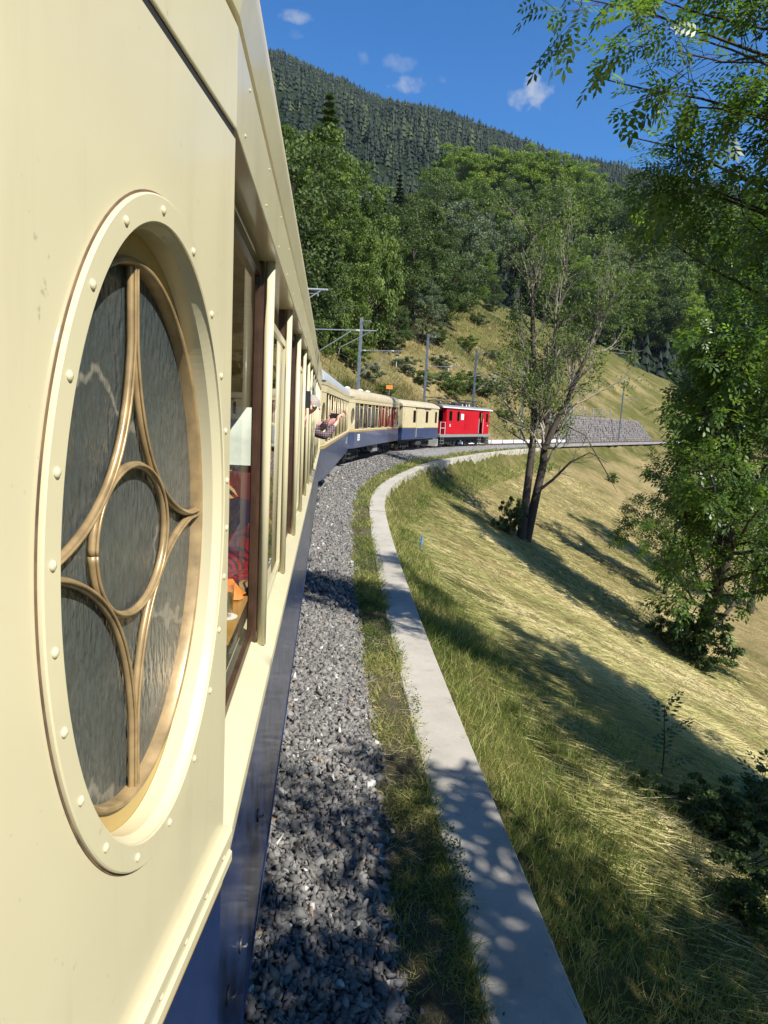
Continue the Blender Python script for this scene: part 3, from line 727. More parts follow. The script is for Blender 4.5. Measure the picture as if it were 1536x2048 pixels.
            rows = [[pt(*el(a, A+dA, B+dA-.036), o) for a in angs] for dA, o in ((-.006, -.0375), (-.008, -.0365), (-.009, -.031), (-.013, -.029), (-.0165, -.033), (-.0175, -.055))]
            MB().grid(rows, True).build('frame', MAT['brass'], cp, True)
            g = MB(); gp = [pt(*el(a, A-.012, B-.048), -.050) for a in angs]; g.add(gp, [tuple(range(len(gp)))]); g.build('glass', MAT['oval_glass'], cp)
            # tracery: four concave bars round a small oval
            tr = MB(); a1, b1 = A-.014, B-.050
            def bar(pts2, r=.0056):
                P = [pt(sc+x, zc+z, -.042) for x, z in pts2]; tr.tube(P, r, 8 if fine else 5)
                if fine: tr.tube([pt(sc+x, zc+z, -.0355) for x, z in pts2], r*.42, 6)
            n = 40 if fine else 10
            for qx in (-1, 1):
                for qz in (-1, 1):
                    pts2 = []
                    for j in range(n+1):
                        th = math.pi/2*j/n; x = a1*abs(math.cos(th))**5; z = b1*abs(math.sin(th))**3.2
                        pts2.append((qx*max(x, .004), qz*max(z, .004)))
                    bar(pts2)
            bar([(a1*.44*math.cos(2*math.pi*j/(2*n)), b1*.28*math.sin(2*math.pi*j/(2*n))) for j in range(2*n+1)])
            tr.build('tracery', MAT['brass'], cp, True)
            if fine:
                for j in range(22):
                    a = 2*math.pi*(j+.35)/22; x, z = el(a, A+.0155, B+.0155); p = pt(x, z, .0065)
                    o = link('rivet', RIVET, None, cp); o.location = p; o.rotation_euler = Vector((sg*math.cos(TAP), e*math.sin(TAP), 0)).to_track_quat('Z', 'Y').to_euler()
                # lower moulding of the tapered panel
                for zz_, nm in ((1.748, 'lower_moulding'), (1.70, 'lower_strip')):
                    m2 = MB(); rows = []
                    for q in (-.002, TL):
                        rows.append([pt(q, zz_+dz, o) for o, dz in ((.010, -.018), (.017, -.012), (.017, .006), (.010, .014), (-.03, .014), (-.03, -.018))])
                    m2.grid(rows, True); [m2.add(rw, [tuple(range(6))]) for rw in rows]; m2.build(nm, cream, cp)
                for j in range(9):
                    o = link('rivet', RIVET, None, cp); o.location = pt(.05+j*.11, 1.727, .013); o.rotation_euler = Vector((sg*math.cos(TAP), e*math.sin(TAP), 0)).to_track_quat('Z', 'Y').to_euler()
        if near and sg == 1:
            y = -yc+.12; j = 0
            while y < -yc+8:
                for zz_ in (3.115, 3.222):
                    o = link('rivet', RIVET, None, hd); o.location = (HW+.0005, y+(.06 if zz_ > 3.2 else 0), zz_); o.rotation_euler = (0, R(90), 0); o.scale = (.6,)*3
                y += .46
    # ends, floor, ceiling, roof
    for e in (-1, 1):
        MB().bb(-he+.02, he-.02, e*ye-.05 if e > 0 else -ye, e*ye if e > 0 else -ye+.05, .84, 1.7).build('end_panel', blue, t)
        MB().bb(-he+.02, he-.02, e*ye-.05 if e > 0 else -ye, e*ye if e > 0 else -ye+.05, 1.702, 3.36).build('end_wall', cream, t)
        MB().bb(-.45, .45, e*ye+.0 if e > 0 else -ye-.28, e*ye+.28 if e > 0 else -ye, 1.0, 3.1).build('gangway', MAT['rubber'], t)
    MB().bb(-1.25, 1.25, -ye+.06, ye-.06, .93, 1.0).build('floor', MAT['interior'], t)
    MB().bb(-1.24, 1.24, -ye+.06, ye-.06, 3.27, 3.3).build('ceiling', MAT['ceiling'], t)
    mb = MB(); rows = []
    for y, f, zf in ((-ye-.12, .90, .1), (-ye-.05, .93, .55), (-yc-.5, .985, .9), (-yc, 1, 1), (yc, 1, 1), (yc+.5, .985, .9), (ye+.05, .93, .55), (ye+.12, .90, .1)):
        row = []
        for j in range(17):
            a = math.pi*j/16; x = math.cos(a); row.append(((HW+.010)*f*(abs(x)**.85)*(1 if x >= 0 else -1), y, 3.372+.50*zf*abs(math.sin(a))**.75))
        rows.append(row)
    mb.grid(rows); mb.add(rows[0], [tuple(range(17))]); mb.add(rows[-1], [tuple(range(17))])
    mb.build('roof', roofm, t, True).modifiers.new('edge', 'EDGE_SPLIT').split_angle = R(45)
    for y, x in vents:
        MB().lathe([(.09, 0), (.09, .06), (.17, .07), (.17, .11), (.05, .16), (0, .165)], (x, y, 3.80), 'z', 14).build('roof_vent', MAT['white'], t, True)
    # underframe
    u = MB().bb(-.95, .95, -ye+.2, ye-.2, .70, .83); u.build('underframe', MAT['black'], t)
    for y in (-ye+3.0, ye-3.0): bogie(t, y)
    for sg in (-1, 1):
        tr = MB(); x = sg*1.05
        tr.tube([(x, -2.4, .78), (x, -1.0, .32), (x, 1.0, .32), (x, 2.4, .78)], .03, 6); tr.tube([(x, -1.0, .32), (x, -1.0, .78)], .025, 6); tr.tube([(x, 1.0, .32), (x, 1.0, .78)], .025, 6)
        tr.build('truss_rod', MAT['dark_steel'], t)
        MB().bb(sg*.75, sg*1.12, -.75, .6, .36, .76).build('battery_box', MAT['frame_grey'], t, bevel=.01)
        st = MB()
        for z in (.30, .52): st.bb(sg*1.02, sg*1.26, -ye+.25, -ye+.85, z, z+.03)
        for y in (-ye+.25, -ye+.85): st.bb(sg*1.1, sg*1.14, y-.02, y+.02, .3, .84)
        st.build('step', MAT['dark_steel'], t)
    for e in (-1, 1):
        MB().tube([(0, e*(ye+.0), .62), (0, e*(ye+.32), .62)], .12, 10).lathe([(.22, 0), (.22, .03), (.05, .05)], (0, e*(ye+.3), .62), 'y', 14).build('coupler', MAT['black'], t)
    return t, yc, ye
near_mats = (MAT['cream'], MAT['blue'], MAT['cream_roof'])
ours, YC, YE = coach('railway_carriage', 'cream and blue carriage close to the camera with a large oval window', 16.6, near_mats, True, 'carriages of the train')
ours.location = (-1.53, 1.33+YC, 0)
far = (MAT['cream_far'], MAT['blue_far'], MAT['grey_roof'])
c1, _, _ = coach('railway_carriage', 'cream and blue carriage with pale grey roof just ahead of the waving arms', 16.6, far, False, 'carriages of the train', [(4.5, -.3), (6.2, .35), (7.4, .35)])
place_vehicle(c1, 17.6, 34.2)
c2, _, _ = coach('railway_carriage', 'cream roofed carriage with oval end window between grey roofed carriage and baggage van', 16.1, (MAT['cream_far'], MAT['blue_far'], MAT['cream_roof']), False, 'carriages of the train', [(-6.2, .3), (-4.6, .3), (-1.5, .35), (.6, .35)])
place_vehicle(c2, 34.9, 51.0)
# pipe bend and walkway on grey roof, lettering plates
mb = MB().tube([(.1, 3.2, 3.8), (.1, 3.2, 4.05), (.1, 3.45, 4.16), (.1, 3.75, 4.0)], .12, 10).build('exhaust_cowl', MAT['white'], c1, True)
pl = MB().bb(1.3435, 1.349, -6.25, -5.75, 1.18, 1.5).build('number_plate', MAT['white'], c2)
for z, y0, n in ((1.40, -6.18, 5), (1.27, -6.2, 6)):
    for j in range(n): MB().bb(1.3495, 1.3515, y0+j*.065, y0+j*.065+.04, z-.03, z+.03).build('plate_mark', MAT['black'], pl)
for k, y in enumerate((5.2, 5.75, 6.3)):
    for j in range(4 if k else 2): MB().bb(1.344, 1.347, y+(0 if j % 2 else .12), y+.1+(0 if j % 2 else .12), 1.2+.075*j, 1.25+.075*j).build('lettering', MAT['white'], c1)
# yellow handwheel on the near end of the next carriage
MB().lathe([(0, -.02), (.075, -.02), (.085, 0), (.075, .02), (0, .02)], (1.0, -7.9, .60), 'x', 16).build('brake_valve', MAT['yellow'], c1, True)
# latches on the blue side
for yw, z in ((2.17, 1.27), (1.72, 1.17), (1.48, 1.24)):
    yl = yw-(1.33+YC); mb = MB().bb(1.344, 1.350, yl-.012, yl+.012, z-.016, z+.016); mb.tube([(1.346, yl, z-.006), (1.360, yl+.003, z-.006), (1.363, yl+.010, z-.004)], .004, 8)
    mb.build('latch', MAT['dark_steel'], ours, True)

def panelled(t, L, cols, hw, z0, z1, main, sgs=(1, -1), zw=(2.1, 2.95), th=.06):
    """side made of columns: (y0, y1, kind)"""
    for sg in sgs:
        body = MB()
        for y0, y1, k in cols:
            a, b = sg*(hw-th), sg*hw
            if k == 'p': body.bb(a, b, y0, y1, z0, z1)
            elif k == 'w': body.bb(a, b, y0, y1, z0, zw[0]); body.bb(a, b, y0, y1, zw[1], z1)
            elif k == 'd': body.bb(a, b, y0, y1, zw[1]+.1, z1)
        body.build('side_panel', main, t)
        for y0, y1, k in cols:
            if k == 'w':
                w = pane(t, [(sg*(hw-.035), y0+.02, zw[0]), (sg*(hw-.035), y1-.02, zw[0]), (sg*(hw-.035), y1-.02, zw[1]), (sg*(hw-.035), y0+.02, zw[1])], (sg, 0, 0), MAT['pane'])
                f = MB(); f.bb(sg*(hw-.05), sg*(hw+.006), y0-.03, y0+.03, zw[0]-.03, zw[1]+.03); f.bb(sg*(hw-.05), sg*(hw+.006), y1-.03, y1+.03, zw[0]-.03, zw[1]+.03)
                f.bb(sg*(hw-.05), sg*(hw+.005), y0+.03, y1-.03, zw[0]-.03, zw[0]+.01); f.bb(sg*(hw-.05), sg*(hw+.005), y0+.03, y1-.03, zw[1]-.01, zw[1]+.03); f.build('window_frame', MAT['brown'], w)
# baggage van
van = thing('baggage_van', 'short cream and blue baggage van behind the red locomotive', 'railway carriage', group='carriages of the train')
VL = place_vehicle(van, 51.7, 61.0); v2 = VL/2
panelled(van, VL, [(-v2, -v2+2.5, 'p'), (-v2+2.5, -v2+3.1, 'w'), (-v2+3.1, v2-3.6, 'p'), (v2-3.6, v2-3.0, 'w'), (v2-3.0, v2-1.0, 'p'), (v2-1.0, v2-.5, 'w'), (v2-.5, v2, 'p')], HW, 1.72, 3.25, MAT['cream_far'])
for sg in (1, -1):
    MB().bb(sg*(HW-.055), sg*(HW+.004), -v2, v2, .82, 1.665).build('lower_panel', MAT['blue_far'], van)
    MB().bb(sg*(HW-.05), sg*(HW+.012), -v2, v2, 1.667, 1.715).build('gold_line', MAT['gold'], van)
    dr = MB().bb(sg*(HW+.006), sg*(HW+.05), -v2+3.25, -v2+5.1, .95, 3.12); dr.build('sliding_door', MAT['cream_far'], van, bevel=.01)
    MB().bb(sg*(HW+.052), sg*(HW+.056), -v2+3.28, -v2+5.07, .95, 1.66).build('door_lower_panel', MAT['blue_far'], van)
    MB().bb(sg*(HW+.02), sg*(HW+.07), -v2+3.0, -v2+7.0, 3.14, 3.2).build('door_rail', MAT['dark_steel'], van)
for e in (-1, 1):
    MB().bb(-HW+.06, HW-.06, e*v2-.06 if e > 0 else -v2, e*v2 if e > 0 else -v2+.06, 1.70, 3.3).build('end_wall', MAT['cream_far'], van)
    MB().bb(-HW+.06, HW-.06, e*v2-.06 if e > 0 else -v2, e*v2 if e > 0 else -v2+.06, .82, 1.69).build('end_panel', MAT['blue_far'], van)
    MB().bb(-.42, .42, e*v2 if e > 0 else -v2-.2, e*v2+.2 if e > 0 else -v2, 1.0, 3.0).build('gangway', MAT['rubber'], van)
mb = MB(); rows = []
for y in (-v2-.15, -v2+.4, v2-.4, v2+.15):
    zf = .75 if abs(y) > v2 else 1
    rows.append([((HW+.06)*math.cos(math.pi*j/14), y, 3.24+.52*zf*abs(math.sin(math.pi*j/14))**.8) for j in range(15)])
mb.grid(rows); mb.add(rows[0], [tuple(range(15))]); mb.add(rows[-1], [tuple(range(15))]); mb.build('roof', MAT['cream_roof'], van, True).modifiers.new('edge', 'EDGE_SPLIT').split_angle = R(45)
MB().bb(-1.0, 1.0, -v2+.1, v2-.1, .66, .81).build('underframe', MAT['black'], van)
for y in (-v2+2.0, v2-2.0): bogie(van, y, 1.6)
MB().bb(.7, 1.15, -.6, .7, .35, .66).build('equipment_box', MAT['dark_steel'], van)

# red locomotive
loco = thing('locomotive', 'red electric rack locomotive with open end platform at the head of the train', 'locomotive')
LL = place_vehicle(loco, 61.8, 74.8); l2 = LL/2; LW = 1.33
b0, b1 = -l2+1.3, l2-.7
panelled(loco, LL, [(b0, b0+.55, 'p'), (b0+.55, b0+1.25, 'w'), (b0+1.25, b0+2.4, 'p'), (b0+2.4, b0+3.0, 'w'), (b0+3.0, b1-2.9, 'p'), (b1-2.9, b1-1.9, 'd'), (b1-1.9, b1-.95, 'p'), (b1-.95, b1-.4, 'w'), (b1-.4, b1, 'p')], LW, 1.12, 3.42, MAT['red'], zw=(2.3, 3.12))
for e, y in ((-1, b0), (1, b1)):
    m = MB()
    for x0, x1, z0, z1 in ((-LW+.061, LW-.061, 1.12, 2.25), (-LW+.061, LW-.061, 3.15, 3.42), (-LW+.061, -1.0, 2.252, 3.148), (-.45, -.25, 2.252, 3.148), (.25, .45, 2.252, 3.148), (1.0, LW-.061, 2.252, 3.148)): m.bb(x0, x1, y-.03, y+.03, z0, z1)
    m.build('end_wall', MAT['red'], loco)
    for x in (-.725, 0, .725): pane(loco, [(x-.28, y, 2.25), (x+.28, y, 2.25), (x+.28, y, 3.15), (x-.28, y, 3.15)], (0, e, 0), MAT['pane'])
MB().bb(-LW+.1, LW-.1, b0+.1, b1-.1, 1.13, 1.18).build('floor', MAT['black'], loco)
MB().bb(-.5, .5, b0+2.2, b1-2.5, 1.2, 3.3).build('machine_case', MAT['dark_steel'], loco)
MB().bb(-LW-.02, LW+.02, -l2+.05, l2-.05, .86, 1.105).build('frame', MAT['frame_grey'], loco, bevel=.02)
mb = MB(); rows = []
for y in (-l2+.15, -l2+.7, l2-.5, l2-.1):
    rows.append([((LW+.10)*math.cos(math.pi*j/12), y, 3.43+.30*abs(math.sin(math.pi*j/12))**.8) for j in range(13)])
mb.grid(rows); mb.add(rows[0], [tuple(range(13))]); mb.add(rows[-1], [tuple(range(13))]); mb.build('roof', MAT['frame_grey'], loco, True).modifiers.new('edge', 'EDGE_SPLIT').split_angle = R(45)
for sg in (-1, 1): MB().bb(sg*(LW+.02), sg*(LW+.13), -l2+.15, l2-.1, 3.40, 3.475).build('roof_edge', MAT['white'], loco)
wk = MB()
for sg in (-1, 1):
    wk.bb(sg*.62, sg*.95, -l2+.4, l2-.6, 3.80, 3.83)
    for y in np.arange(-l2+.6, l2-.6, 1.2): wk.bb(sg*.75, sg*.8, y-.02, y+.02, 3.6, 3.8)
wk.build('roof_walkway', MAT['brown'], loco)
for k, y in enumerate((-l2+2.6, l2-3.4)):     # folded pantographs
    p = MB()
    for sx in (-.55, .55):
        p.tube([(sx, y-1.3, 3.98), (sx*.9, y+.1, 4.12), (sx*.75, y-1.2, 4.24)], .03, 6); p.tube([(sx, y+1.3, 3.98), (sx*.9, y-.1, 4.10), (sx*.75, y+1.2, 4.20)], .03, 6)
    p.bb(-.8, .8, y-1.45, y-1.3, 4.22, 4.28); p.bb(-.8, .8, y+1.15, y+1.3, 4.20, 4.26); p.bb(-.6, .6, y-1.5, y+1.5, 3.93, 3.97)
    p.build('pantograph', MAT['dark_steel'], loco)
    for sx in (-.55, .55):
        for yy in (-1.1, 1.1): MB().lathe([(.05, 0), (.09, .03), (.05, .06), (.09, .09), (.05, .12), (.09, .15), (.04, .2)], (sx, y+yy, 3.72), 'z', 10).build('insulator', MAT['porcelain'], loco, True)
rg = MB()
for y, x, ln in ((-.3, 0, 1.2), (1.2, .4, .7), (1.0, -.5, .8)): rg.bb(x-.3, x+.3, y-ln/2, y+ln/2, 3.7, 3.98)
rg.tube([(.2, -1.4, 4.0), (.2, 0, 4.1), (.3, 1.6, 4.05)], .02, 6); rg.build('roof_switchgear', MAT['dark_steel'], loco)
for y in (-.9, .1, .8): MB().lathe([(.05, 0), (.1, .04), (.05, .08), (.1, .12), (.03, .2)], (1.0, y, 3.62), 'z', 10).build('insulator', MAT['porcelain'], loco, True)
for sg in (-1, 1):
    hr = MB(); x = sg*(LW-.03)
    hr.tube([(x, -l2+.12, 1.1), (x, -l2+.12, 2.15), (x, b0-.15, 2.15), (x, b0-.15, 1.1)], .022, 6); hr.tube([(x, -l2+.12, 1.65), (x, b0-.15, 1.65)], .018, 6)
    hr.build('handrail', MAT['white'], loco)
    g = MB(); 
    for y in (b1-2.98, b1-1.82): g.tube([(sg*(LW+.05), y, 1.2), (sg*(LW+.05), y, 2.6)], .016, 6)
    g.build('grab_rail', MAT['white'], loco)
    for y in (-l2+.6, b1-2.4, l2-.9):
        st = MB()
        for z in (.28, .55): st.bb(sg*(LW-.2), sg*(LW+.05), y-.28, y+.28, z, z+.03)
        for yy in (-.26, .26): st.bb(sg*(LW-.05), sg*(LW-.01), y+yy-.02, y+yy+.02, .28, .87)
        st.build('step', MAT['frame_grey'], loco)
    for y0, y1, z0, z1 in ((b0+4.3, b0+5.4, 1.5, 2.1), (b0+4.3, b0+5.5, 2.35, 3.0)):
        m = MB()
        for k in range(6): 
            z = z0+(z1-z0)*k/6; m.bb(sg*(LW+.002), sg*(LW+.02), y0, y1, z, z+(z1-z0)/6*.6)
        m.build('ventilation_grille', MAT['red'], loco)
pl = MB().bb(LW+.002, LW+.02, b0+3.35, b0+4.0, 2.42, 2.95).build('number_plate', MAT['white'], loco)
MB().bb(LW+.021, LW+.024, b0+3.62, b0+3.73, 2.58, 2.78).build('plate_mark', MAT['black'], pl)
MB().bb(LW+.002, LW+.012, b0+.75, b0+.95, 1.92, 2.0).bb(LW+.002, LW+.012, b0+.72, b0+1.0, 1.80, 1.87).build('lettering', MAT['white'], loco)
MB().bb(LW+.002, LW+.012, b1-.5, b1-.3, 1.9, 2.0).build('lettering', MAT['white'], loco)
for y in (-l2+3.2, l2-3.2): bogie(loco, y, 2.4)
for y in (-1.4, 1.4): wheelset(loco, y, .42)
MB().bb(-1.0, 1.0, -l2+1.2, l2-1.2, .55, .86).build('underframe', MAT['black'], loco)
for e in (-1, 1):
    m = MB(); y = e*l2
    m.add([(-1.2, y, .12), (1.2, y, .12), (1.1, y+e*.35, .10), (-1.1, y+e*.35, .10), (-1.15, y-e*.1, .75), (1.15, y-e*.1, .75)], [(0, 1, 5, 4), (0, 3, 2, 1), (3, 2, 5, 4), (0, 4, 3), (1, 2, 5)])
    m.build('snow_plough', MAT['frame_grey'], loco)
    for sx in (-.75, .75): MB().lathe([(0, 0), (.13, 0), (.15, .02), (.15, .10), (.1, .12)], (sx, e*(l2-.05), 1.35), 'y', 14).build('headlight', MAT['frame_grey'], loco, True)

# ------------------------------------------------------------------ inside the near carriage
def lx(x): return x
seat_mb = None
def seat(label, y, facing):
    t = thing('seat', label, 'seat', (-.68, y, 1.14), 0 if facing > 0 else math.pi)
    rows = []
    for z, yy, th in ((.42, 0, .12), (.7, .03, .13), (1.0, .07, .12), (1.42, .11, .10)):
        rows.append([(.33*math.cos(a)**1 if False else x, yy+v, z) for x, v in ((-.3, -th/2), (.3, -th/2), (.33, 0), (.3, th/2), (-.3, th/2), (-.33, 0))])
    m = MB().grid(rows, True); m.add(rows[0], [tuple(range(6))]); m.add(rows[-1], [tuple(range(6))]); m.build('backrest', MAT['moquette'], t, bevel=.02)
    MB().bb(-.32, .32, -.5, .0, .28, .45).build('cushion', MAT['moquette'], t, bevel=.04)
    MB().bb(-.3, .3, -.46, .02, -.13, .28).build('plinth', MAT['interior'], t)
    m = MB(); rows = []
    for z, yy in ((1.10, -.015), (1.25, .012), (1.46, .03), (1.46, .20), (1.1, .17)): rows.append([(x, yy+.008*math.sin(x*20), z) for x in np.linspace(-.27, .27, 7)])
    m.grid(rows).build('headrest_cloth', MAT['white_cloth'], t, True)
seat('patterned seat with white headrest cloth behind the first carriage window', 4.45, 1)
seat('patterned seat behind the second row of carriage windows', 6.9, 1)
tb = thing('table', 'varnished wooden table inside the first carriage window', 'table', (-.66, 2.95, 1.0))
MB().bb(-.34, .34, -.42, .42, .655, .69).build('table_top', MAT['table'], tb, bevel=.008)
MB().bb(-.04, .04, -.04, .04, 0.0, .654).build('leg', MAT['interior'], tb)
gl = thing('drinking_glass', 'tumbler of amber drink on the carriage table', 'glass', (-.42, 3.0, 1.70))
MB().lathe([(.0, .004), (.033, .004), (.036, .02), (.041, .14), (.0385, .14), (.034, .018), (0, .016)], k=24).build('tumbler', MAT['tumbler'], gl, True)
MB().lathe([(0, .018), (.033, .018), (.0365, .095), (0, .095)], k=24).build('drink', MAT['beer'], gl, True)
MB().lathe([(0, 0), (.055, 0), (.056, .003), (0, .0035)], (-.42, 3.0, 1.6915), k=24).build('coaster', MAT['white'], label='white round coaster under the tumbler', cat='coaster')
mb = MB(); rows = []
for i in range(6): rows.append([(-.52+.14*j/5+.01*math.sin(i*2+j), 3.26+.03*i, 1.692+.09*math.sin(j/5*math.pi)*math.sin(i/5*math.pi)+.004) for j in range(6)])
mb.grid(rows).build('napkin', MAT['orange'], smooth=True, label='crumpled orange cloth napkin on the carriage table', cat='napkin')

# ------------------------------------------------------------------ passengers leaning out
def skin_body(name, joints, edges, mat, parent, root=0, sub=2):
    me = bpy.data.meshes.new(name); me.from_pydata([j[0] for j in joints], edges, []); o = bpy.data.objects.new(name, me); COL.objects.link(o)
    m = o.modifiers.new('skin', 'SKIN'); m.use_smooth_shade = True
    for i, j in enumerate(joints):
        r = j[1]; me.skin_vertices[0].data[i].radius = (r, r) if not hasattr(r, '__len__') else r; me.skin_vertices[0].data[i].use_root = (i == root)
    sm = o.modifiers.new('sub', 'SUBSURF'); sm.levels = sub; sm.render_levels = sub
    dg = bpy.context.evaluated_depsgraph_get(); nm = bpy.data.meshes.new_from_object(o.evaluated_get(dg)); bpy.data.objects.remove(o); bpy.data.meshes.remove(me)
    for p in nm.polygons: p.use_smooth = True
    nm.materials.clear(); return link(name, nm, mat, parent)
def passenger(label, pelvis, chest, neck, head, arms, shirt, phone, hair=True):
    t = thing('person', label, 'person', pelvis); P0 = Vector(pelvis)
    J = []; E = []
    def add(p, r, par=None):
        J.append((tuple(Vector(p)-P0), r)); 
        if par is not None: E.append((par, len(J)-1))
        return len(J)-1
    pv = add(pelvis, (.16, .12)); ch = add(chest, (.17, .12), pv); nk = add(neck, .055, ch)
    hd_ = Vector(head); n = Vector(neck); up = (hd_-n).normalized()
    h1 = add(hd_-up*.04, (.07, .075), nk); h2 = add(hd_+up*.06, (.078, .09), h1); add(hd_+up*.12, (.055, .065), h2)
    for sh, elb, wr, fd, grip in arms:
        a = add(sh, .065, ch); b_ = add(elb, .043, a); c = add(wr, .028, b_)
        fd = Vector(fd).normalized(); w = Vector(wr); palm = w+fd*.075; side = fd.cross(Vector(grip)).normalized()
        pm = add(palm, (.036, .018), c)
        for k, (o_, ln) in enumerate(((-.03, .062), (-.01, .075), (.01, .072), (.03, .055))):
            f1 = add(palm+side*o_+fd*.03, .0095, pm); f2 = add(palm+side*o_*1.1+fd*(.03+ln*.5)+Vector(grip)*.008, .0088, f1); add(palm+side*o_*1.1+fd*(.03+ln*.8)+Vector(grip)*.032, .008, f2)
        t1 = add(w+fd*.035+side*.035, .012, pm); t2 = add(w+fd*.06+side*.062+Vector(grip)*.012, .010, t1); add(w+fd*.095+side*.07+Vector(grip)*.02, .009, t2)
    skin_body('body', J, E, MAT['skin'], t, pv)
    # clothing: torso and sleeves
    Jc = []; Ec = []
    def addc(p, r, par=None):
        Jc.append((tuple(Vector(p)-P0), r)); 
        if par is not None: Ec.append((par, len(Jc)-1))
        return len(Jc)-1
    a0 = addc(pelvis, (.18, .14)); a1 = addc(chest, (.19, .135), a0); addc(Vector(chest).lerp(Vector(neck), .62), (.085, .075), a1)
    for sh, elb, wr, fd, grip in arms:
        s1 = addc(sh, .085, a1); s2 = addc(elb, .064, s1); addc(Vector(elb).lerp(Vector(wr), .55), .058, s2); addc(Vector(elb).lerp(Vector(wr), .8), .052, len(Jc)-1)
    skin_body('shirt', Jc, Ec, shirt, t, a0)
    if hair:
        hc = hd_+up*.065-P0; m = MB(); rows = []
        for i in range(7):
            th = i/6*1.75; rows.append([(hc.x+.098*math.sin(th)*math.cos(q), hc.y+.115*math.sin(th)*math.sin(q)+.012, hc.z+.105*math.cos(th)) for q in np.linspace(0, 2*math.pi, 17)[:-1]])
        m.grid(rows, True).build('hair', MAT['hair'], t, True)
        for k in (-1, 1):
            MB().lathe([(0, -.012), (.022, -.008), (.026, 0), (.018, .01), (0, .012)], tuple(hc+Vector((k*.088, 0, -.03))), 'x', 10).build('ear', MAT['skin'], t, True)
        for k in (-1, 1):
            MB().lathe([(0, -.011), (.009, -.006), (.011, 0), (.009, .006), (0, .011)], tuple(hc+Vector((k*.032, -.10, -.015))), 'y', 10).build('eye', MAT['white'], t, True)
        MB().tube([tuple(hc+Vector((0, -.10, 0))), tuple(hc+Vector((0, -.125, -.045))), tuple(hc+Vector((0, -.105, -.055)))], [.008, .017, .012], 8).build('nose', MAT['skin'], t, True)
    if phone:
        pos, dirx, dirz, w, h = phone; dx = Vector(dirx).normalized(); dz = Vector(dirz).normalized(); dn = dx.cross(dz)
        m = MB(); c = Vector(pos); pts = []
        for a in (-1, 1):
            for b_ in (-1, 1):
                for q in (-1, 1): pts.append(tuple(c+dx*a*w/2+dz*b_*h/2+dn*q*.0045))
        m.add(pts, [(0, 1, 3, 2), (4, 6, 7, 5), (0, 4, 5, 1), (2, 3, 7, 6), (1, 5, 7, 3), (0, 2, 6, 4)])
        return m
passenger_a = passenger('person in dark checked shirt holding a phone out of the far carriage window', (-.75, 11.4, 1.75), (-.60, 11.5, 2.22), (-.50, 11.55, 2.44), (-.46, 11.6, 2.55),
    [((-.42, 11.35, 2.33), (-.04, 11.15, 2.20), (.13, 11.42, 2.42), (.25, .25, .75), (.5, .35, -.2)), ((-.45, 11.75, 2.36), (-.12, 11.72, 2.30), (.0, 11.62, 2.47), (.35, .2, .8), (.4, -.3, -.2))],
    MAT['shirt'], ((.11, 11.60, 2.53), (1, .15, -.05), (0, 0, 1), .165, .082))
passenger_a.build('phone', MAT['phone'], label='black phone held sideways out of the window by the checked sleeve', cat='phone', bevel=.004)
pb = passenger('person leaning from a middle carriage window with a phone raised beside the glass', (-.80, 7.5, 1.75), (-.62, 7.55, 2.25), (-.38, 7.5, 2.50), (-.235, 7.45, 2.62),
    [((-.40, 7.35, 2.38), (-.30, 7.05, 2.38), (-.235, 6.78, 2.60), (.0, -.1, 1.0), (.1, -.9, .0)), ((-.6, 7.7, 2.36), (-.55, 7.45, 2.05), (-.42, 7.25, 1.95), (.6, -.4, .1), (0, 0, -1))],
    MAT['pink_shirt'], ((-.215, 6.71, 2.70), (1, .1, 0), (0, 0, 1), .080, .16))
pb.build('phone', MAT['phone'], label='black phone held upright close beside the carriage window', cat='phone', bevel=.004)
# bare forearm of a third passenger further along
passenger('person stretching a bare forearm out of the last carriage window', (-.75, 13.4, 1.75), (-.58, 13.5, 2.25), (-.50, 13.5, 2.46), (-.47, 13.5, 2.56),
    [((-.42, 13.35, 2.36), (-.05, 13.3, 2.33), (.20, 13.28, 2.50), (.6, -.1, .6), (0, -.9, .1)), ((-.5, 13.7, 2.36), (-.5, 13.6, 2.05), (-.4, 13.4, 1.92), (.6, -.4, .1), (0, 0, -1))], MAT['pink_shirt'], None)

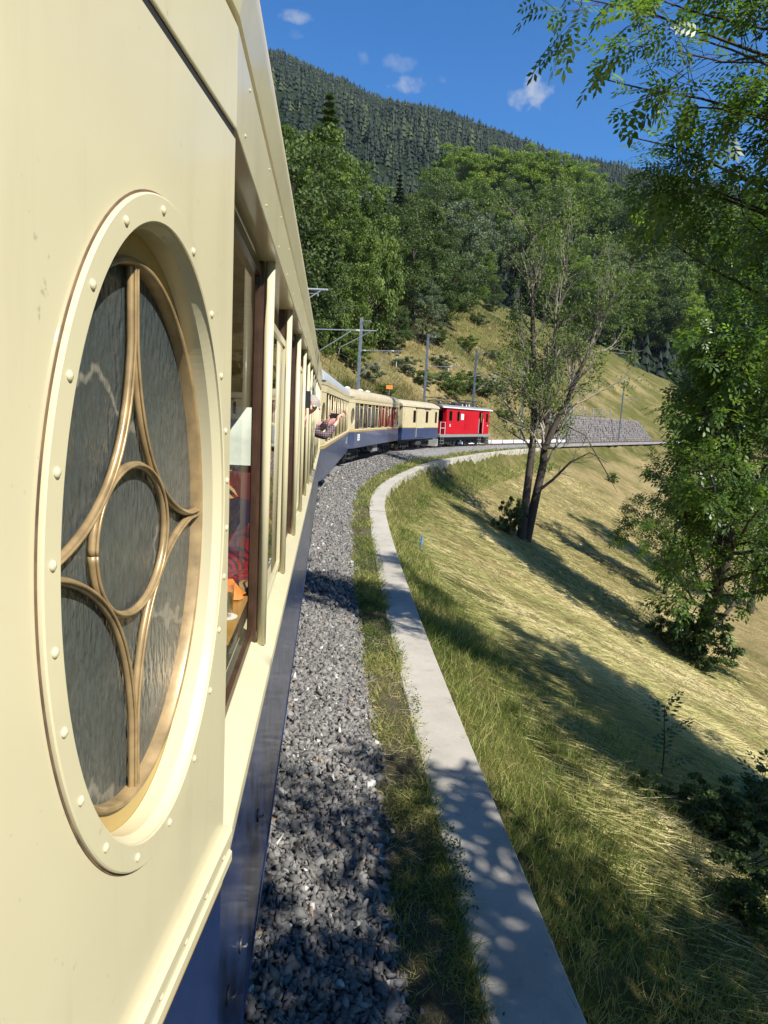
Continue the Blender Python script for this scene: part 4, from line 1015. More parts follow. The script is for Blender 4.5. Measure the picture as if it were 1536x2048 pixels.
# ------------------------------------------------------------------ catenary masts, wire, small signs
def mast(label, s, h, arm=3.4):
    p = TRACK.off(s, -2.75); hd_ = TRACK.head(s); t = thing('catenary_mast', label, 'mast', (p[0], p[1], -.5), -hd_, 'catenary masts along the curve')
    lean = .012*h
    m = MB()
    for y in (-.09, .09): m.add([(-.09, y-.008, 0), (.09, y-.008, 0), (.09, y+.008, 0), (-.09, y+.008, 0), (-.09+lean, y-.008, h+.5), (.09+lean, y-.008, h+.5), (.09+lean, y+.008, h+.5), (-.09+lean, y+.008, h+.5)], [(0, 3, 2, 1), (4, 5, 6, 7), (0, 1, 5, 4), (1, 2, 6, 5), (2, 3, 7, 6), (3, 0, 4, 7)])
    m.add([(-.006, -.082, 0), (.006, -.082, 0), (.006, .082, 0), (-.006, .082, 0), (-.006+lean, -.082, h+.5), (.006+lean, -.082, h+.5), (.006+lean, .082, h+.5), (-.006+lean, .082, h+.5)], [(0, 3, 2, 1), (4, 5, 6, 7), (0, 1, 5, 4), (1, 2, 6, 5), (2, 3, 7, 6), (3, 0, 4, 7)])
    m.build('post', MAT['mast_steel'], t)
    z = 7.7; x0 = .13+lean*.75
    MB().tube([(x0, 0, z), (arm, 0, z+.02)], .035, 8).build('arm', MAT['steel'], t)
    MB().tube([(x0, 0, z-1.7), (arm*.66, 0, z-.03)], .028, 8).build('brace', MAT['steel'], t)
    MB().tube([(arm*.92, 0, z-.02), (arm*.70, 0, z-.55), (arm*.52, 0, z-.95)], .022, 6).tube([(arm*.52, 0, z-.95), (arm*.50, 0, z-1.35)], .016, 6).build('registration_arm', MAT['steel'], t)
    for xx in (x0+.12, arm*.72):
        MB().lathe([(.03, 0), (.075, .02), (.04, .05), (.075, .08), (.04, .11), (.075, .14), (.04, .17), (.075, .2), (.03, .23)], (xx, 0, z+.005), 'x', 10).build('insulator', MAT['porcelain'], t, True)
    MB().tube([(lean-.05, 0, h+.3), (lean+.75, 0, h+.25)], .025, 6).lathe([(.03, 0), (.06, .03), (.03, .06), (.06, .09), (.03, .12)], (lean+.72, 0, h+.12), 'z', 8).build('top_bracket', MAT['steel'], t)
    MB().bb(-.35, .35, -.35, .35, -.2, .25).build('foundation', MAT['concrete'], t, bevel=.02)
names = [(28, 'steel catenary mast hidden by the nearest carriage with only its arm end showing', 9.2, 3.5), (41, 'steel catenary mast behind the nearest carriage whose arm reaches over the grey roof', 9.4, 4.3),
         (53.2, 'tall steel mast rising behind the cream roofed carriage', 9.6, 3.5), (67.4, 'steel mast rising behind the baggage van and locomotive joint', 10.2, 3.4), (78.8, 'steel mast rising behind the red locomotive roof', 9.9, 3.2),
         (92.4, 'steel mast just beyond the locomotive beside the twin trunk tree', 10.0, 3.2), (109.5, 'steel mast in front of the start of the stone wall', 9.6, 3.2), (135.5, 'steel mast standing before the middle of the stone wall', 10.4, 3.2), (176, 'farthest steel mast seen through the right hand foliage', 10.4, 3.2)]
for s, lb, h, a in names: mast(lb, s, h, a)
mb = MB(); mb.tube([(*TRACK.off(s, .25*math.sin(s*.25)), 5.75) for s in np.arange(-10, 190, 3.0)], .011, 4).build('contact_wire', MAT['dark_steel'], label='thin overhead contact wire following the track', cat='wire')
mb = MB(); mb.tube([(*TRACK.off(s, -2.0), 9.6+.25*math.cos(s*.48)) for s in np.arange(-10, 190, 3.0)], .011, 4).build('feeder_wire', MAT['dark_steel'], label='thin feeder wire strung between the mast tops', cat='wire')
def ray_pt(px, py, r):
    d = FW+RT*(px-768)/1400+UP*(1024-py)/1400; return CAM+d/np.linalg.norm(d)*r
def ray_hit(px, py, r0=3, r1=420):
    d = FW+RT*(px-768)/1400+UP*(1024-py)/1400; d /= np.linalg.norm(d); tt = np.arange(r0, r1, .1); P = CAM+d*tt[:, None]
    hz = land(P[:, 0], P[:, 1]); k = np.nonzero(P[:, 2] < hz)[0]
    return P[k[0]] if len(k) else P[-1]
p = ray_hit(777, 812, 40); t = thing('warning_sign', 'small orange board on a thin stake in the bank grass', 'sign', (p[0], p[1], H1(p[0], p[1])))
MB().tube([(0, 0, -.2), (0, 0, 1.9)], .02, 6).build('stake', MAT['steel'], t); MB().bb(-.34, .34, -.03, -.01, 1.75, 2.15).build('board', MAT['orange'], t)
for k, (px, py, lean, lb) in enumerate(((792, 738, .05, 'white stake upright in the bank above the carriage roofs'), (902, 758, -.5, 'white stake leaning on the slope above the baggage van'), (992, 772, -.45, 'white stake leaning on the slope above the red locomotive'))):
    p = ray_hit(px, py, 40); MB().tube([(p[0], p[1], p[2]-.2), (p[0]+lean, p[1], p[2]+1.5)], .035, 6).build('stake', MAT['white'], label=lb, cat='stake', group='white survey stakes')
p = ray_hit(841, 1094); MB().tube([(p[0], p[1], p[2]-.1), (p[0]+.03, p[1], p[2]+.36)], .028, 8).build('blue_marker', MAT['bluepaint'], label='short blue marker stake in the mown grass below the wall', cat='stake')

# ------------------------------------------------------------------ vegetation tools
def tubes_np(polys, k=6):
    V = []; Fq = []; b = 0; ang = np.arange(k)*2*math.pi/k; ca, sa = np.cos(ang), np.sin(ang)
    for P, r in polys:
        P = np.asarray(P, float); n = len(P); T = np.gradient(P, axis=0); T /= np.linalg.norm(T, axis=1)[:, None]+1e-9
        ref = np.array([1.0, 0, 0]) if abs(T[0, 0]) < .8 else np.array([0, 1.0, 0])
        U = ref-T*(T@ref)[:, None]; U /= np.linalg.norm(U, axis=1)[:, None]+1e-9; W = np.cross(T, U)
        V.append((P[:, None]+(U[:, None]*ca[None, :, None]+W[:, None]*sa[None, :, None])*np.asarray(r)[:, None, None]).reshape(-1, 3))
        i = np.arange(n-1)[:, None]; j = np.arange(k)[None]; q = b+i*k+j; q2 = b+i*k+(j+1) % k
        Fq.append(np.stack([q, q2, q2+k, q+k], -1).reshape(-1, 4)); b += n*k
    return np.concatenate(V), np.concatenate(Fq)
def limb(rng, p, d, ln, r0, r1, n=7, wob=.12, lift=.0):
    P = [np.array(p, float)]; d = np.array(d, float); d /= np.linalg.norm(d); st = ln/(n-1)
    for _ in range(n-1):
        d = d+rng.normal(0, wob, 3)+np.array([0, 0, lift]); d /= np.linalg.norm(d); P.append(P[-1]+d*st)
    return np.array(P), np.linspace(r0, r1, n)
def sub_limbs(rng, parents, n, ln, ang, rs, f0=.3, lift=.03, wob=.14, seg=6, taper=.5):
    out = []
    for P, r in parents:
        for _ in range(max(0, int(rng.poisson(n)) if n > 3 else int(round(n)))):
            f = rng.uniform(f0, 1.0); x = f*(len(P)-1); i = min(int(x), len(P)-2); p = P[i]+(P[i+1]-P[i])*(x-i); t = P[i+1]-P[i]; t /= np.linalg.norm(t)+1e-9
            a = rng.normal(size=3); a -= t*(a@t); a /= np.linalg.norm(a)+1e-9; th = R(rng.uniform(ang*.6, ang*1.3)); d = t*math.cos(th)+a*math.sin(th)
            rr_ = max(.004, (r[i]*(1-(x-i))+r[i+1]*(x-i))*rs); out.append(limb(rng, p, d, ln*rng.uniform(.55, 1.25)*(1-taper*f), rr_, rr_*.35, seg, wob, lift))
    return out
def quads(C, D, N, ln, wd):
    """rhombic leaves: centres, long axes, normals, lengths, widths"""
    D = D/(np.linalg.norm(D, axis=1)[:, None]+1e-9); S = np.cross(D, N); S /= np.linalg.norm(S, axis=1)[:, None]+1e-9
    l = np.asarray(ln).reshape(-1, 1); w = np.asarray(wd).reshape(-1, 1); n = len(C)
    V = np.stack([C-D*l*.5, C+S*w*.5+D*l*.05, C+D*l*.5, C-S*w*.5+D*l*.05], 1).reshape(-1, 3)
    return V, np.arange(n*4).reshape(n, 4)
def unit(n, rng): 
    v = rng.normal(size=(n, 3)); return v/np.linalg.norm(v, axis=1)[:, None]

def crown_mesh(name, seed, H, rad, base, nclump, per, leaf, shape='round', droop=0.0):
    rng = np.random.default_rng(seed); C = []
    zc = (base+H)/2; hz = (H-base)/2
    while len(C) < nclump:
        v = rng.uniform(-1, 1, 3)
        q = np.linalg.norm(v)
        if q > 1 or q < .35: continue
        w = 1.0 if shape == 'round' else (1-.75*(v[2]*.5+.5))
        C.append((v[0]*rad*w, v[1]*rad*w, zc+v[2]*hz))
    C = np.array(C)+rng.normal(0, .25, (nclump, 3)); cs = rng.uniform(.55, 1.25, nclump)*rad*.20; ct = rng.normal(.5, .18, nclump)
    k = np.repeat(np.arange(nclump), per); n = len(k)
    off = unit(n, rng)*(rng.uniform(0, 1, n)**.45)[:, None]*cs[k][:, None]*np.array([1.1, 1.1, .75])
    P = C[k]+off; P[:, 2] -= droop*np.abs(rng.normal(0, 1, n))*cs[k]
    Nn = off/(np.linalg.norm(off, axis=1)[:, None]+1e-6)+unit(n, rng)*.9+np.array([0, 0, .5]); D = unit(n, rng)
    if droop: D = D*.5+np.array([0, 0, -1.0])
    V, Fq = quads(P, D, Nn, leaf*rng.uniform(.6, 1.3, n), leaf*rng.uniform(.35, .7, n))
    return np_mesh(name, V, Fq, np.clip(ct[k]+rng.normal(0, .16, n), 0, 1)), C
def trunk_mesh(name, seed, H, r, C, nb=22):
    rng = np.random.default_rng(seed+99); P, rr_ = limb(rng, (0, 0, -.6), (0, 0, 1), H*.85, r, r*.15, 10, .05)
    polys = [(P, rr_)]
    for c in C[rng.choice(len(C), min(nb, len(C)), replace=False)]:
        z = max(.12*H, c[2]-rng.uniform(.15, .3)*H); i = int(np.clip(z/(H*.85)*9, 0, 8)); a = P[i]; m = (a+c)/2+rng.normal(0, .25, 3)
        polys.append((np.array([a, a*.6+m*.4, m, m*.45+c*.55, c]), np.linspace(rr_[i]*.4, .015, 5)))
    V, Fq = tubes_np(polys, 6); return np_mesh(name, V, Fq, smooth=True)
def spruce_mesh(name, seed, H, rad, droop=.25):
    rng = np.random.default_rng(seed); n = 9000; f = rng.uniform(0, 1, n)**.75; az = rng.integers(0, 9, n)*.7+f*37+rng.normal(0, .16, n)
    tier = np.floor(f*26)/26; R0 = rad*(1-tier)**.9*(.75+.35*np.sin(az*3+tier*40)); q = rng.uniform(.1, 1, n)**.7
    P = np.stack([np.cos(az)*R0*q, np.sin(az)*R0*q, .8+(H-.8)*tier-droop*q*R0+rng.normal(0, .08, n)], 1)
    D = np.stack([np.cos(az), np.sin(az), np.full(n, -.35)], 1)+rng.normal(0, .35, (n, 3)); Nn = np.array([0, 0, 1.0])+rng.normal(0, .45, (n, 3))
    V, Fq = quads(P, D, Nn, rng.uniform(.35, .7, n), rng.uniform(.12, .26, n)); return np_mesh(name, V, Fq, np.clip(rng.normal(.5, .2, n), 0, 1))

CR = {}
def kit(key, seed, H, rad, base, ncl, per, leaf, shape='round', droop=0.0, mat='leaf_mid', bark='bark', r=.28):
    cm, C = crown_mesh('crown', seed, H, rad, base, ncl, per, leaf, shape, droop); tm = trunk_mesh('trunk', seed, H, r, C)
    cm.materials.append(MAT[mat]); tm.materials.append(MAT[bark]); CR[key] = (cm, tm, H)
kit('broad', 1, 18, 5.6, 1.8, 120, 165, .36, mat='leaf_dark')
kit('broad2', 2, 17, 5.0, 1.4, 110, 165, .34, mat='leaf_mid')
kit('bright', 3, 18, 5.0, 3.0, 95, 170, .36, mat='leaf_bright')
kit('grey', 4, 15, 4.6, 1.0, 105, 165, .31, mat='leaf_grey')
kit('weep', 5, 15, 4.2, .8, 100, 165, .40, 'round', .9, mat='leaf_mid')
kit('slim', 6, 17, 3.6, 2.0, 60, 150, .32, mat='leaf_bright', bark='bark_grey')
for key, sd, H, rad, mt in (('spruce', 7, 22, 3.4, 'needle'), ('larch', 8, 23, 3.6, 'larch')):
    sm = spruce_mesh('crown', sd, H, rad); tv, tf = tubes_np([(np.array([(0, 0, -.6), (0, 0, H*.5), (0, 0, H*.97)]), [.26, .14, .02])], 7); tm = np_mesh('trunk', tv, tf, smooth=True)
    sm.materials.append(MAT[mt]); tm.materials.append(MAT['bark']); CR[key] = (sm, tm, H)
def tree(label, key, px, ybase, ytop, wide=1.0, rmin=45, group='hillside trees'):
    p = ray_hit(px, ybase, rmin); x, y, z = p; r = math.hypot(x, y)
    d = FW+RT*(px-768)/1400+UP*(1024-ytop)/1400; zt = 2.6+d[2]/math.hypot(d[0], d[1])*r; Hh = max(3.0, zt-z)
    cm, tm, H0 = CR[key]; k = Hh/H0; t = thing('spruce_tree' if key in ('spruce', 'larch') else 'broadleaf_tree', label, 'tree', (x, y, z-.3), random.uniform(0, 6.28), group)
    c = link('crown', cm, None, t); w = link('trunk', tm, None, t); wd_ = k**.75*wide
    c.scale = (wd_, wd_, k); w.scale = (wd_, wd_, k); return t
for a in (('dark green broadleaf tree rising right behind the near carriage roof', 'broad', 545, 690, 222, 1.1), ('pointed light green larch standing tallest in the left hand grove', 'larch', 647, 560, 172, 1.6),
          ('rounded green tree in the middle of the left hand grove', 'broad2', 600, 640, 236, 1.05), ('lower leafy tree on the bank above the near carriage end', 'broad', 600, 705, 410, 1.0),
          ('drooping willow like tree at the right edge of the left hand grove', 'weep', 735, 690, 440, .95), ('green tree behind the drooping willow like tree', 'broad2', 690, 640, 300, .95),
          ('broad bushy tree between the larch and the drooping tree', 'broad2', 672, 690, 400, .95), ('leafy tree low on the bank below the larch', 'weep', 650, 705, 520, .95),
          ('dark spruce showing in the gap between the two groves', 'spruce', 790, 560, 340, 1.2), ('second dark spruce in the gap between the groves', 'spruce', 762, 590, 390, 1.2), ('dark leafy tree at the left side of the central grove', 'broad', 822, 660, 380, .95),
          ('grey green tree in the centre of the central grove', 'grey', 905, 620, 395, 1.1), ('grey green tree leaning toward the bare slope', 'grey', 960, 580, 420, .95),
          ('bright green tree on the skyline of the central grove', 'bright', 905, 470, 285, 1.6), ('tall bright green tree right of the central skyline gap', 'bright', 1025, 480, 284, 1.6),
          ('bright green tree beside the twin trunk tree top', 'bright', 1108, 480, 305, 1.6), ('darker tree filling the middle of the central grove', 'broad', 975, 540, 372, 1.0), ('dark tree behind the grey green tree', 'broad', 868, 560, 350, 1.0),
          ('yellowish slim tree above the bare hillside', 'slim', 1045, 545, 400, 1.0), ('slim yellow green tree behind the twin trunk tree', 'slim', 1130, 590, 400, 1.1), ('leafy tree behind the tops of the bare twigs', 'broad2', 1185, 600, 350, 1.1),
          ('dark tree on the slope above the stone wall', 'broad', 1255, 640, 372, 1.1), ('dark tree right of the slope above the stone wall', 'broad2', 1340, 670, 380, 1.2), ('tall dark tree at the far right hillside', 'broad', 1430, 690, 380, 1.2), ('green tree at the right margin beyond the bend', 'broad2', 1520, 700, 390, 1.2),
          ('small dark tree shading the hollow on the bare hillside', 'broad', 985, 625, 545, .9), ('bushy tree at the foot of the central grove', 'grey', 845, 690, 560, 1.0), ('dark bush at the foot of the grove beside the tall mast', 'broad', 790, 705, 600, .9)):
    tree(*a)
fill = [('broad', 830, 600, 400, 'dark tree right behind the left edge of the central grove'), ('broad2', 872, 520, 330, 'green tree just left of the bright skyline tree'), ('bright', 945, 470, 300, 'bright tree right of the first skyline tree'),
        ('broad2', 935, 530, 360, 'green tree below the bright skyline trees'), ('bright', 985, 470, 296, 'bright tree in the middle of the skyline row'), ('broad', 1015, 530, 360, 'dark tree below the tallest skyline tree'), ('bright', 1068, 480, 300, 'bright tree between the two tall skyline trees'),
        ('broad2', 1085, 540, 360, 'green tree under the right skyline trees'), ('broad', 1118, 570, 390, 'dark tree behind the crown of the twin trunk tree'), ('bright', 1155, 500, 325, 'last bright tree at the right end of the skyline row'), ('broad2', 1160, 570, 380, 'green tree below the end of the skyline row'),
        ('broad', 1215, 570, 365, 'dark tree seen just left of the ash boughs'), ('broad2', 1235, 630, 420, 'green tree above the left end of the rockfall fence'), ('broad', 1300, 600, 380, 'dark tree half hidden behind the ash boughs'), ('broad', 1290, 660, 450, 'dark tree above the rockfall fence'),
        ('broad2', 1390, 620, 380, 'green tree behind the middle of the ash foliage'), ('broad', 1480, 640, 380, 'dark tree behind the far right ash foliage'), ('grey', 1020, 590, 440, 'grey green tree above the upper bare slope'), ('broad2', 1075, 600, 450, 'green tree at the upper edge of the bare slope'),
        ('broad', 1150, 630, 470, 'dark tree behind the leaning limb of the twin trunk tree'), ('grey', 1200, 650, 480, 'grey green tree right of the leaning limb'), ('broad', 745, 640, 400, 'dark tree at the gap left of the spruces'), ('broad', 805, 520, 380, 'dark tree above the second spruce'),
        ('weep', 1330, 700, 520, 'drooping tree over the right end of the stone wall'), ('broad2', 1400, 715, 520, 'green tree beyond the farthest mast'), ('broad', 1470, 720, 500, 'dark tree low at the right margin beyond the bend')]
fill += [('broad2', 1095, 640, 470, 'green tree just behind the twin trunks'), ('bright', 1140, 660, 500, 'bright bushy tree right of the twin trunks'), ('broad', 1185, 690, 520, 'dark bushy tree left of the rockfall fence'), ('broad2', 1240, 700, 530, 'leafy tree above the middle of the stone wall'), ('broad', 1295, 710, 530, 'dark leafy tree above the right of the stone wall'),
         ('bright', 1350, 730, 560, 'bright tree low beside the farthest mast'), ('broad', 890, 650, 500, 'dark tree at the lower edge of the central grove'), ('broad2', 925, 620, 470, 'green tree at the lower right edge of the central grove'), ('bright', 1010, 560, 420, 'bright bushy tree above the grassy hollow'), ('grey', 1060, 610, 480, 'grey green tree left of the twin trunk crown')]
for key, px, yb, yt, lb in fill: tree(lb, key, px, yb, yt, 1.4)
# shrubs on the bank
kit('shrub', 21, 3.0, 1.7, .1, 60, 130, .17, mat='leaf_mid', r=.06)
kit('shrub_dark', 22, 3.0, 1.6, .1, 60, 130, .16, mat='leaf_dark', r=.06)
kit('shrub_grey', 23, 2.8, 1.6, .1, 55, 130, .16, mat='leaf_grey', r=.06)
def shrub(label, key, p, h, wide=1.0, group='shrubs on the bank'):
    cm, tm, H0 = CR[key]; k = h/H0; t = thing('shrub', label, 'shrub', (p[0], p[1], p[2]-.1), random.uniform(0, 6.28), group)
    c = link('crown', cm, None, t); w = link('stems', tm, None, t); c.scale = (k*wide, k*wide, k); w.scale = (k*wide, k*wide, k)
for px, py, key, h, w, lb in ((905, 795, 'shrub', 3.2, 1.4, 'green shrub on the bank above the baggage van'), (935, 785, 'shrub_dark', 3.0, 1.4, 'dark shrub on the bank above the locomotive cab'), (965, 792, 'shrub_dark', 2.6, 1.6, 'dark green shrub behind the locomotive roof'),
                              (1000, 790, 'shrub_grey', 2.4, 1.3, 'grey green shrub right of the locomotive roof'), (705, 735, 'shrub', 3.0, 1.2, 'green shrub at the foot of the mast behind the carriage'), (735, 760, 'shrub_grey', 1.8, 1.5, 'low grey green shrub between two masts'),
                              (810, 745, 'shrub_grey', 2.0, 1.5, 'pale grey shrub below the grove shadow'), (680, 705, 'shrub', 3.4, 1.2, 'tall green shrub under the drooping tree'), (640, 690, 'shrub', 3.0, 1.3, 'green shrub on top of the dry grass bank'), (1180, 870, 'shrub', 1.5, 1.2, 'small shrub beside the stone wall end'),
                              (760, 700, 'shrub_dark', 3.2, 1.3, 'dark shrub in the shade beneath the drooping tree'), (870, 690, 'shrub_dark', 3.0, 1.3, 'dark shrub below the central grove'), (1030, 640, 'shrub_grey', 3.0, 1.3, 'grey bush on the bare hillside behind the twin trunk tree'),
                              (1225, 965, 'shrub', 1.2, 1.0, 'small green bush in the brown grass of the hollow'), (880, 735, 'shrub_grey', 1.8, 1.8, 'low grey scrub above the mast behind the van'), (930, 700, 'shrub', 2.2, 1.6, 'low green scrub in the middle of the bare hillside'), (985, 720, 'shrub_grey', 1.8, 1.8, 'low grey scrub high above the locomotive'), (955, 650, 'shrub_dark', 2.6, 1.6, 'dark scrub below the grey green trees'), (1040, 700, 'shrub', 2.0, 1.6, 'green scrub on the slope left of the twin trunks'), (1010, 840, 'shrub', 1.4, 2.0, 'low green scrub beside the white kerb'), (1110, 760, 'shrub_grey', 1.8, 1.6, 'grey scrub between the twin trunks and the stone wall'), (845, 770, 'shrub', 1.8, 1.8, 'green scrub behind the baggage van roof'), (770, 790, 'shrub', 1.2, 1.8, 'low green scrub beside the orange board')):
    shrub(lb, key, ray_hit(px, py, 20), h, w)

# twin trunk tree with twiggy grey crown
def join_tree(label, base, polys_trunk, polys_twig, leafV, leafF, tint, mats, name='broadleaf_tree', group=None, k1=8):
    t = thing(name, label, 'tree', base, 0, group); b = np.array(base)
    V, Fq = tubes_np(polys_trunk, k1); link('trunk', np_mesh('trunk', V-b, Fq, smooth=True), mats[0], t)
    if polys_twig: V, Fq = tubes_np(polys_twig, 3); link('branches', np_mesh('branches', V-b, Fq, smooth=True), mats[1], t)
    if leafV is not None: link('crown', np_mesh('crown', leafV-b, leafF, tint), mats[2], t)
    return t
def leaves_on(rng, limbs, per, leaf, spread, wfac=.4):
    P = []; 
    for L_, r in limbs:
        n = rng.poisson(per)
        if n: x = rng.uniform(.25, 1.0, n)*(len(L_)-1); i = np.minimum(x.astype(int), len(L_)-2); P.append(L_[i]+(L_[i+1]-L_[i])*(x-i)[:, None])
    P = np.concatenate(P); n = len(P); P = P+rng.normal(0, spread, (n, 3)); D = unit(n, rng)+np.array([0, 0, -.25]); N = unit(n, rng)+np.array([0, 0, .8])
    V, Fq = quads(P, D, N, leaf*rng.uniform(.6, 1.3, n), leaf*wfac*rng.uniform(.7, 1.3, n)); return V, Fq, np.clip(rng.normal(.5, .22, n), 0, 1)
rng = np.random.default_rng(31)
TB = ray_hit(1042, 1078)
def poly_px(pts, r, depth):
    return np.array([ray_pt(x, y, depth/ (np.dot(FW+RT*(x-768)/1400+UP*(1024-y)/1400, FW)/np.linalg.norm(FW+RT*(x-768)/1400+UP*(1024-y)/1400))) for x, y in pts]), np.array(r)
dep = float((TB-CAM)@FW)
T1 = poly_px([(1040, 1090), (1052, 1000), (1066, 880), (1070, 780), (1066, 680), (1064, 560), (1058, 450)], [.28, .23, .19, .16, .13, .08, .03], dep)
T2 = poly_px([(1050, 1092), (1068, 1010), (1086, 930), (1092, 850), (1100, 760), (1112, 660), (1130, 560), (1140, 430)], [.30, .25, .22, .18, .15, .12, .08, .02], dep+.3)
T3 = poly_px([(1088, 900), (1110, 850), (1135, 800), (1160, 740), (1200, 660), (1240, 560)], [.2, .16, .14, .11, .08, .03], dep+.1)
main = [T1, T2, T3]
T4 = poly_px([(1072, 985), (1105, 960), (1140, 925), (1180, 905), (1215, 925)], [.10, .075, .06, .04, .015], dep-.4)
T5 = poly_px([(1090, 880), (1130, 850), (1170, 870), (1210, 940), (1235, 985)], [.08, .06, .05, .035, .01], dep+.4)
prim = sub_limbs(rng, [T1, T2, T3], 24, 4.8, 38, .40, .25, .09, .12, 7)
dead = sub_limbs(rng, [T4, T5], 9, 1.8, 50, .5, .2, -.02, .2, 6)
sec = sub_limbs(rng, prim, 8, 2.2, 34, .55, .15, .07, .14, 5); twig = sub_limbs(rng, sec, 3.4, .95, 38, .5, .2, .03, .2, 4)
low = [l for l in twig if l[0][0, 2] > 1.5]
V, Fq, ti = leaves_on(rng, [l for l in low if rng.uniform() < .75], 9, .21, .18)
V2, F2, t2 = leaves_on(rng, [l for l in sub_limbs(rng, [T1, T2], 14, 1.2, 60, .3, .25, .0, .2, 5)], 10, .2, .12)
join_tree('twin trunked tree with sparse leaves and bare twigs standing on the slope', tuple(TB), main+[T4, T5], prim+dead+sec+twig, np.concatenate([V, V2]), np.concatenate([Fq, F2+len(V)]), np.concatenate([ti, t2]), (MAT['bark'], MAT['bark_grey'], MAT['leaf_mid']))

# ash foliage: compound leaves
def compound(n_pairs=4):
    C = []; D = []; L_ = []
    for i in range(n_pairs):
        x = .07+.05*i
        for sg in (-1, 1): C.append((x+.018, sg*.036, 0)); D.append((.55, sg, -.12)); L_.append(.075)
    C.append((.07+.05*n_pairs, 0, -.005)); D.append((1, 0, -.1)); L_.append(.08)
    C = np.array(C); D = np.array(D, float); N = np.tile([0, 0, 1.0], (len(C), 1))+np.array([[0, -.25*np.sign(c[1]), 0] for c in C])
    return quads(C, D, N, np.array(L_), np.array(L_)*.42)
CV, CF = compound()
def coarse():
    C = np.array([(.12, .05, 0), (.12, -.05, 0), (.2, .05, 0), (.2, -.05, 0), (.27, 0, 0)]); D = np.array([(.6, 1, -.1), (.6, -1, -.1), (.8, .8, -.1), (.8, -.8, -.1), (1, 0, -.1)], float); N = np.tile([0, 0, 1.0], (5, 1))
    return quads(C, D, N, np.array([.10]*4+[.11]), np.array([.05]*5))
FV, FF = coarse()
def compound_leaves(rng, limbs, per, size, spread=.05, droop=.35):
    CV_, CF_ = (CV, CF) if size < 1.2 else (FV, FF)
    P = []; T = []
    for L_, r in limbs:
        n = rng.poisson(per)
        if n:
            x = rng.uniform(.35, 1.0, n)*(len(L_)-1); i = np.minimum(x.astype(int), len(L_)-2); d = L_[i+1]-L_[i]; P.append(L_[i]+d*(x-i)[:, None]); T.append(d/(np.linalg.norm(d, axis=1)[:, None]+1e-9))
    P = np.concatenate(P); T = np.concatenate(T); n = len(P); X = T+unit(n, rng)*.9+np.array([0, 0, -droop*.4]); X /= np.linalg.norm(X, axis=1)[:, None]
    Z = np.array([0, 0, 1.0])+rng.normal(0, .35, (n, 3)); Y = np.cross(Z, X); Y /= np.linalg.norm(Y, axis=1)[:, None]+1e-9; Z = np.cross(X, Y)
    s = size*rng.uniform(.7, 1.25, n)
    M3 = np.stack([X, Y, Z], -1); cv = CV_.copy(); V = np.einsum('nij,vj->nvi', M3, cv)*s[:, None, None]+P[:, None]; V[..., 2] -= droop*((V-P[:, None])**2).sum(-1)/(.25*size+1e-6)*.5
    F_ = (CF_[None]+(np.arange(n)*len(CV_))[:, None, None]).reshape(-1, 4); tt = np.clip(rng.normal(.5, .2, n), 0, 1)
    return V.reshape(-1, 3), F_, np.repeat(tt, len(CF_))
def limb_to(rng, a, b_, r0, r1, n=12):
    a = np.array(a); b_ = np.array(b_); q = np.linspace(0, 1, n)[:, None]; P = a+(b_-a)*q; P[:, 2] += (np.sin(q[:, 0]*math.pi)*.10*np.linalg.norm(b_-a)); P[1:] += np.cumsum(rng.normal(0, .045, (n-1, 3)), 0); return P, np.linspace(r0, r1, n)
def ash(label, base, H, r0, seed, lean=(0, 0), n1=13, l1=5.0, n2=8, l2=2.0, n3=5, l3=.8, per=4, size=1.0, f0=.3, bias=None, group='ash trees below the track', bark='bark', angle=58):
    rng = np.random.default_rng(seed); b = np.array(base, float)
    tr = limb(rng, b-np.array([0, 0, .5]), (lean[0], lean[1], 1), H, r0, r0*.12, 12, .06, .02)
    p1 = sub_limbs(rng, [tr], n1, l1, angle, .4, f0, .03, .11, 9, .35)
    if bias is not None:
        for px, py, dd, f in bias:
            i = int(f*11); p1.append(limb_to(rng, tr[0][i], ray_pt(px, py, dd), tr[1][i]*.42, .005))
    p2 = sub_limbs(rng, p1, n2, l2, 48, .5, .2, .02, .14, 6, .4); p3 = sub_limbs(rng, p2, n3, l3, 42, .55, .25, .02, .16, 4, .3)
    V, F_, tt = compound_leaves(rng, p3+p2, per, size)
    return join_tree(label, tuple(b), [tr]+p1, p2+p3, V, F_, tt, (MAT[bark], MAT[bark], MAT['ash_leaf']), 'ash_tree', group)
b = (8.75, 6.9); ash('near ash tree whose leafy boughs hang into the upper right', (b[0], b[1], H1(*b)), 14, .19, 41, (-.05, .05), 8, 3.2, 11, 1.05, 6, .55, 4.0, 1.0, .5, [(1165, 40, 8.2, .62), (1175, 165, 8.0, .58), (1260, 60, 7.6, .66), (1230, 250, 8.4, .54), (1270, 330, 8.6, .48), (1260, 420, 9.0, .44), (1340, 120, 7.4, .62), (1320, 230, 7.8, .56), (1390, 40, 7.2, .7), (1450, 130, 7.6, .66), (1380, 380, 8.4, .48), (1470, 300, 8.0, .56), (1500, 430, 8.4, .5), (1240, 10, 8.8, .7)])
b = ray_hit(1392, 1305); ash('large ash tree with dark trunk and foliage down to the slope', tuple(b), 17, .34, 42, (.03, 0), 44, 5.0, 11, 2.2, 5, 1.0, 3.8, 2.1, .06, None)
b = ray_hit(1500, 1225); ash('second ash tree filling the right margin behind the large ash', tuple(b), 17, .28, 43, (0, 0), 38, 5.0, 10, 2.0, 5, 1.0, 3.2, 2.1, .10, None)
b = ray_hit(1330, 1190); ash('slender ash tree between the large ash and the hollow', tuple(b), 12, .16, 46, (.05, 0), 20, 3.2, 8, 1.6, 5, .9, 5.0, 1.9, .2, None)
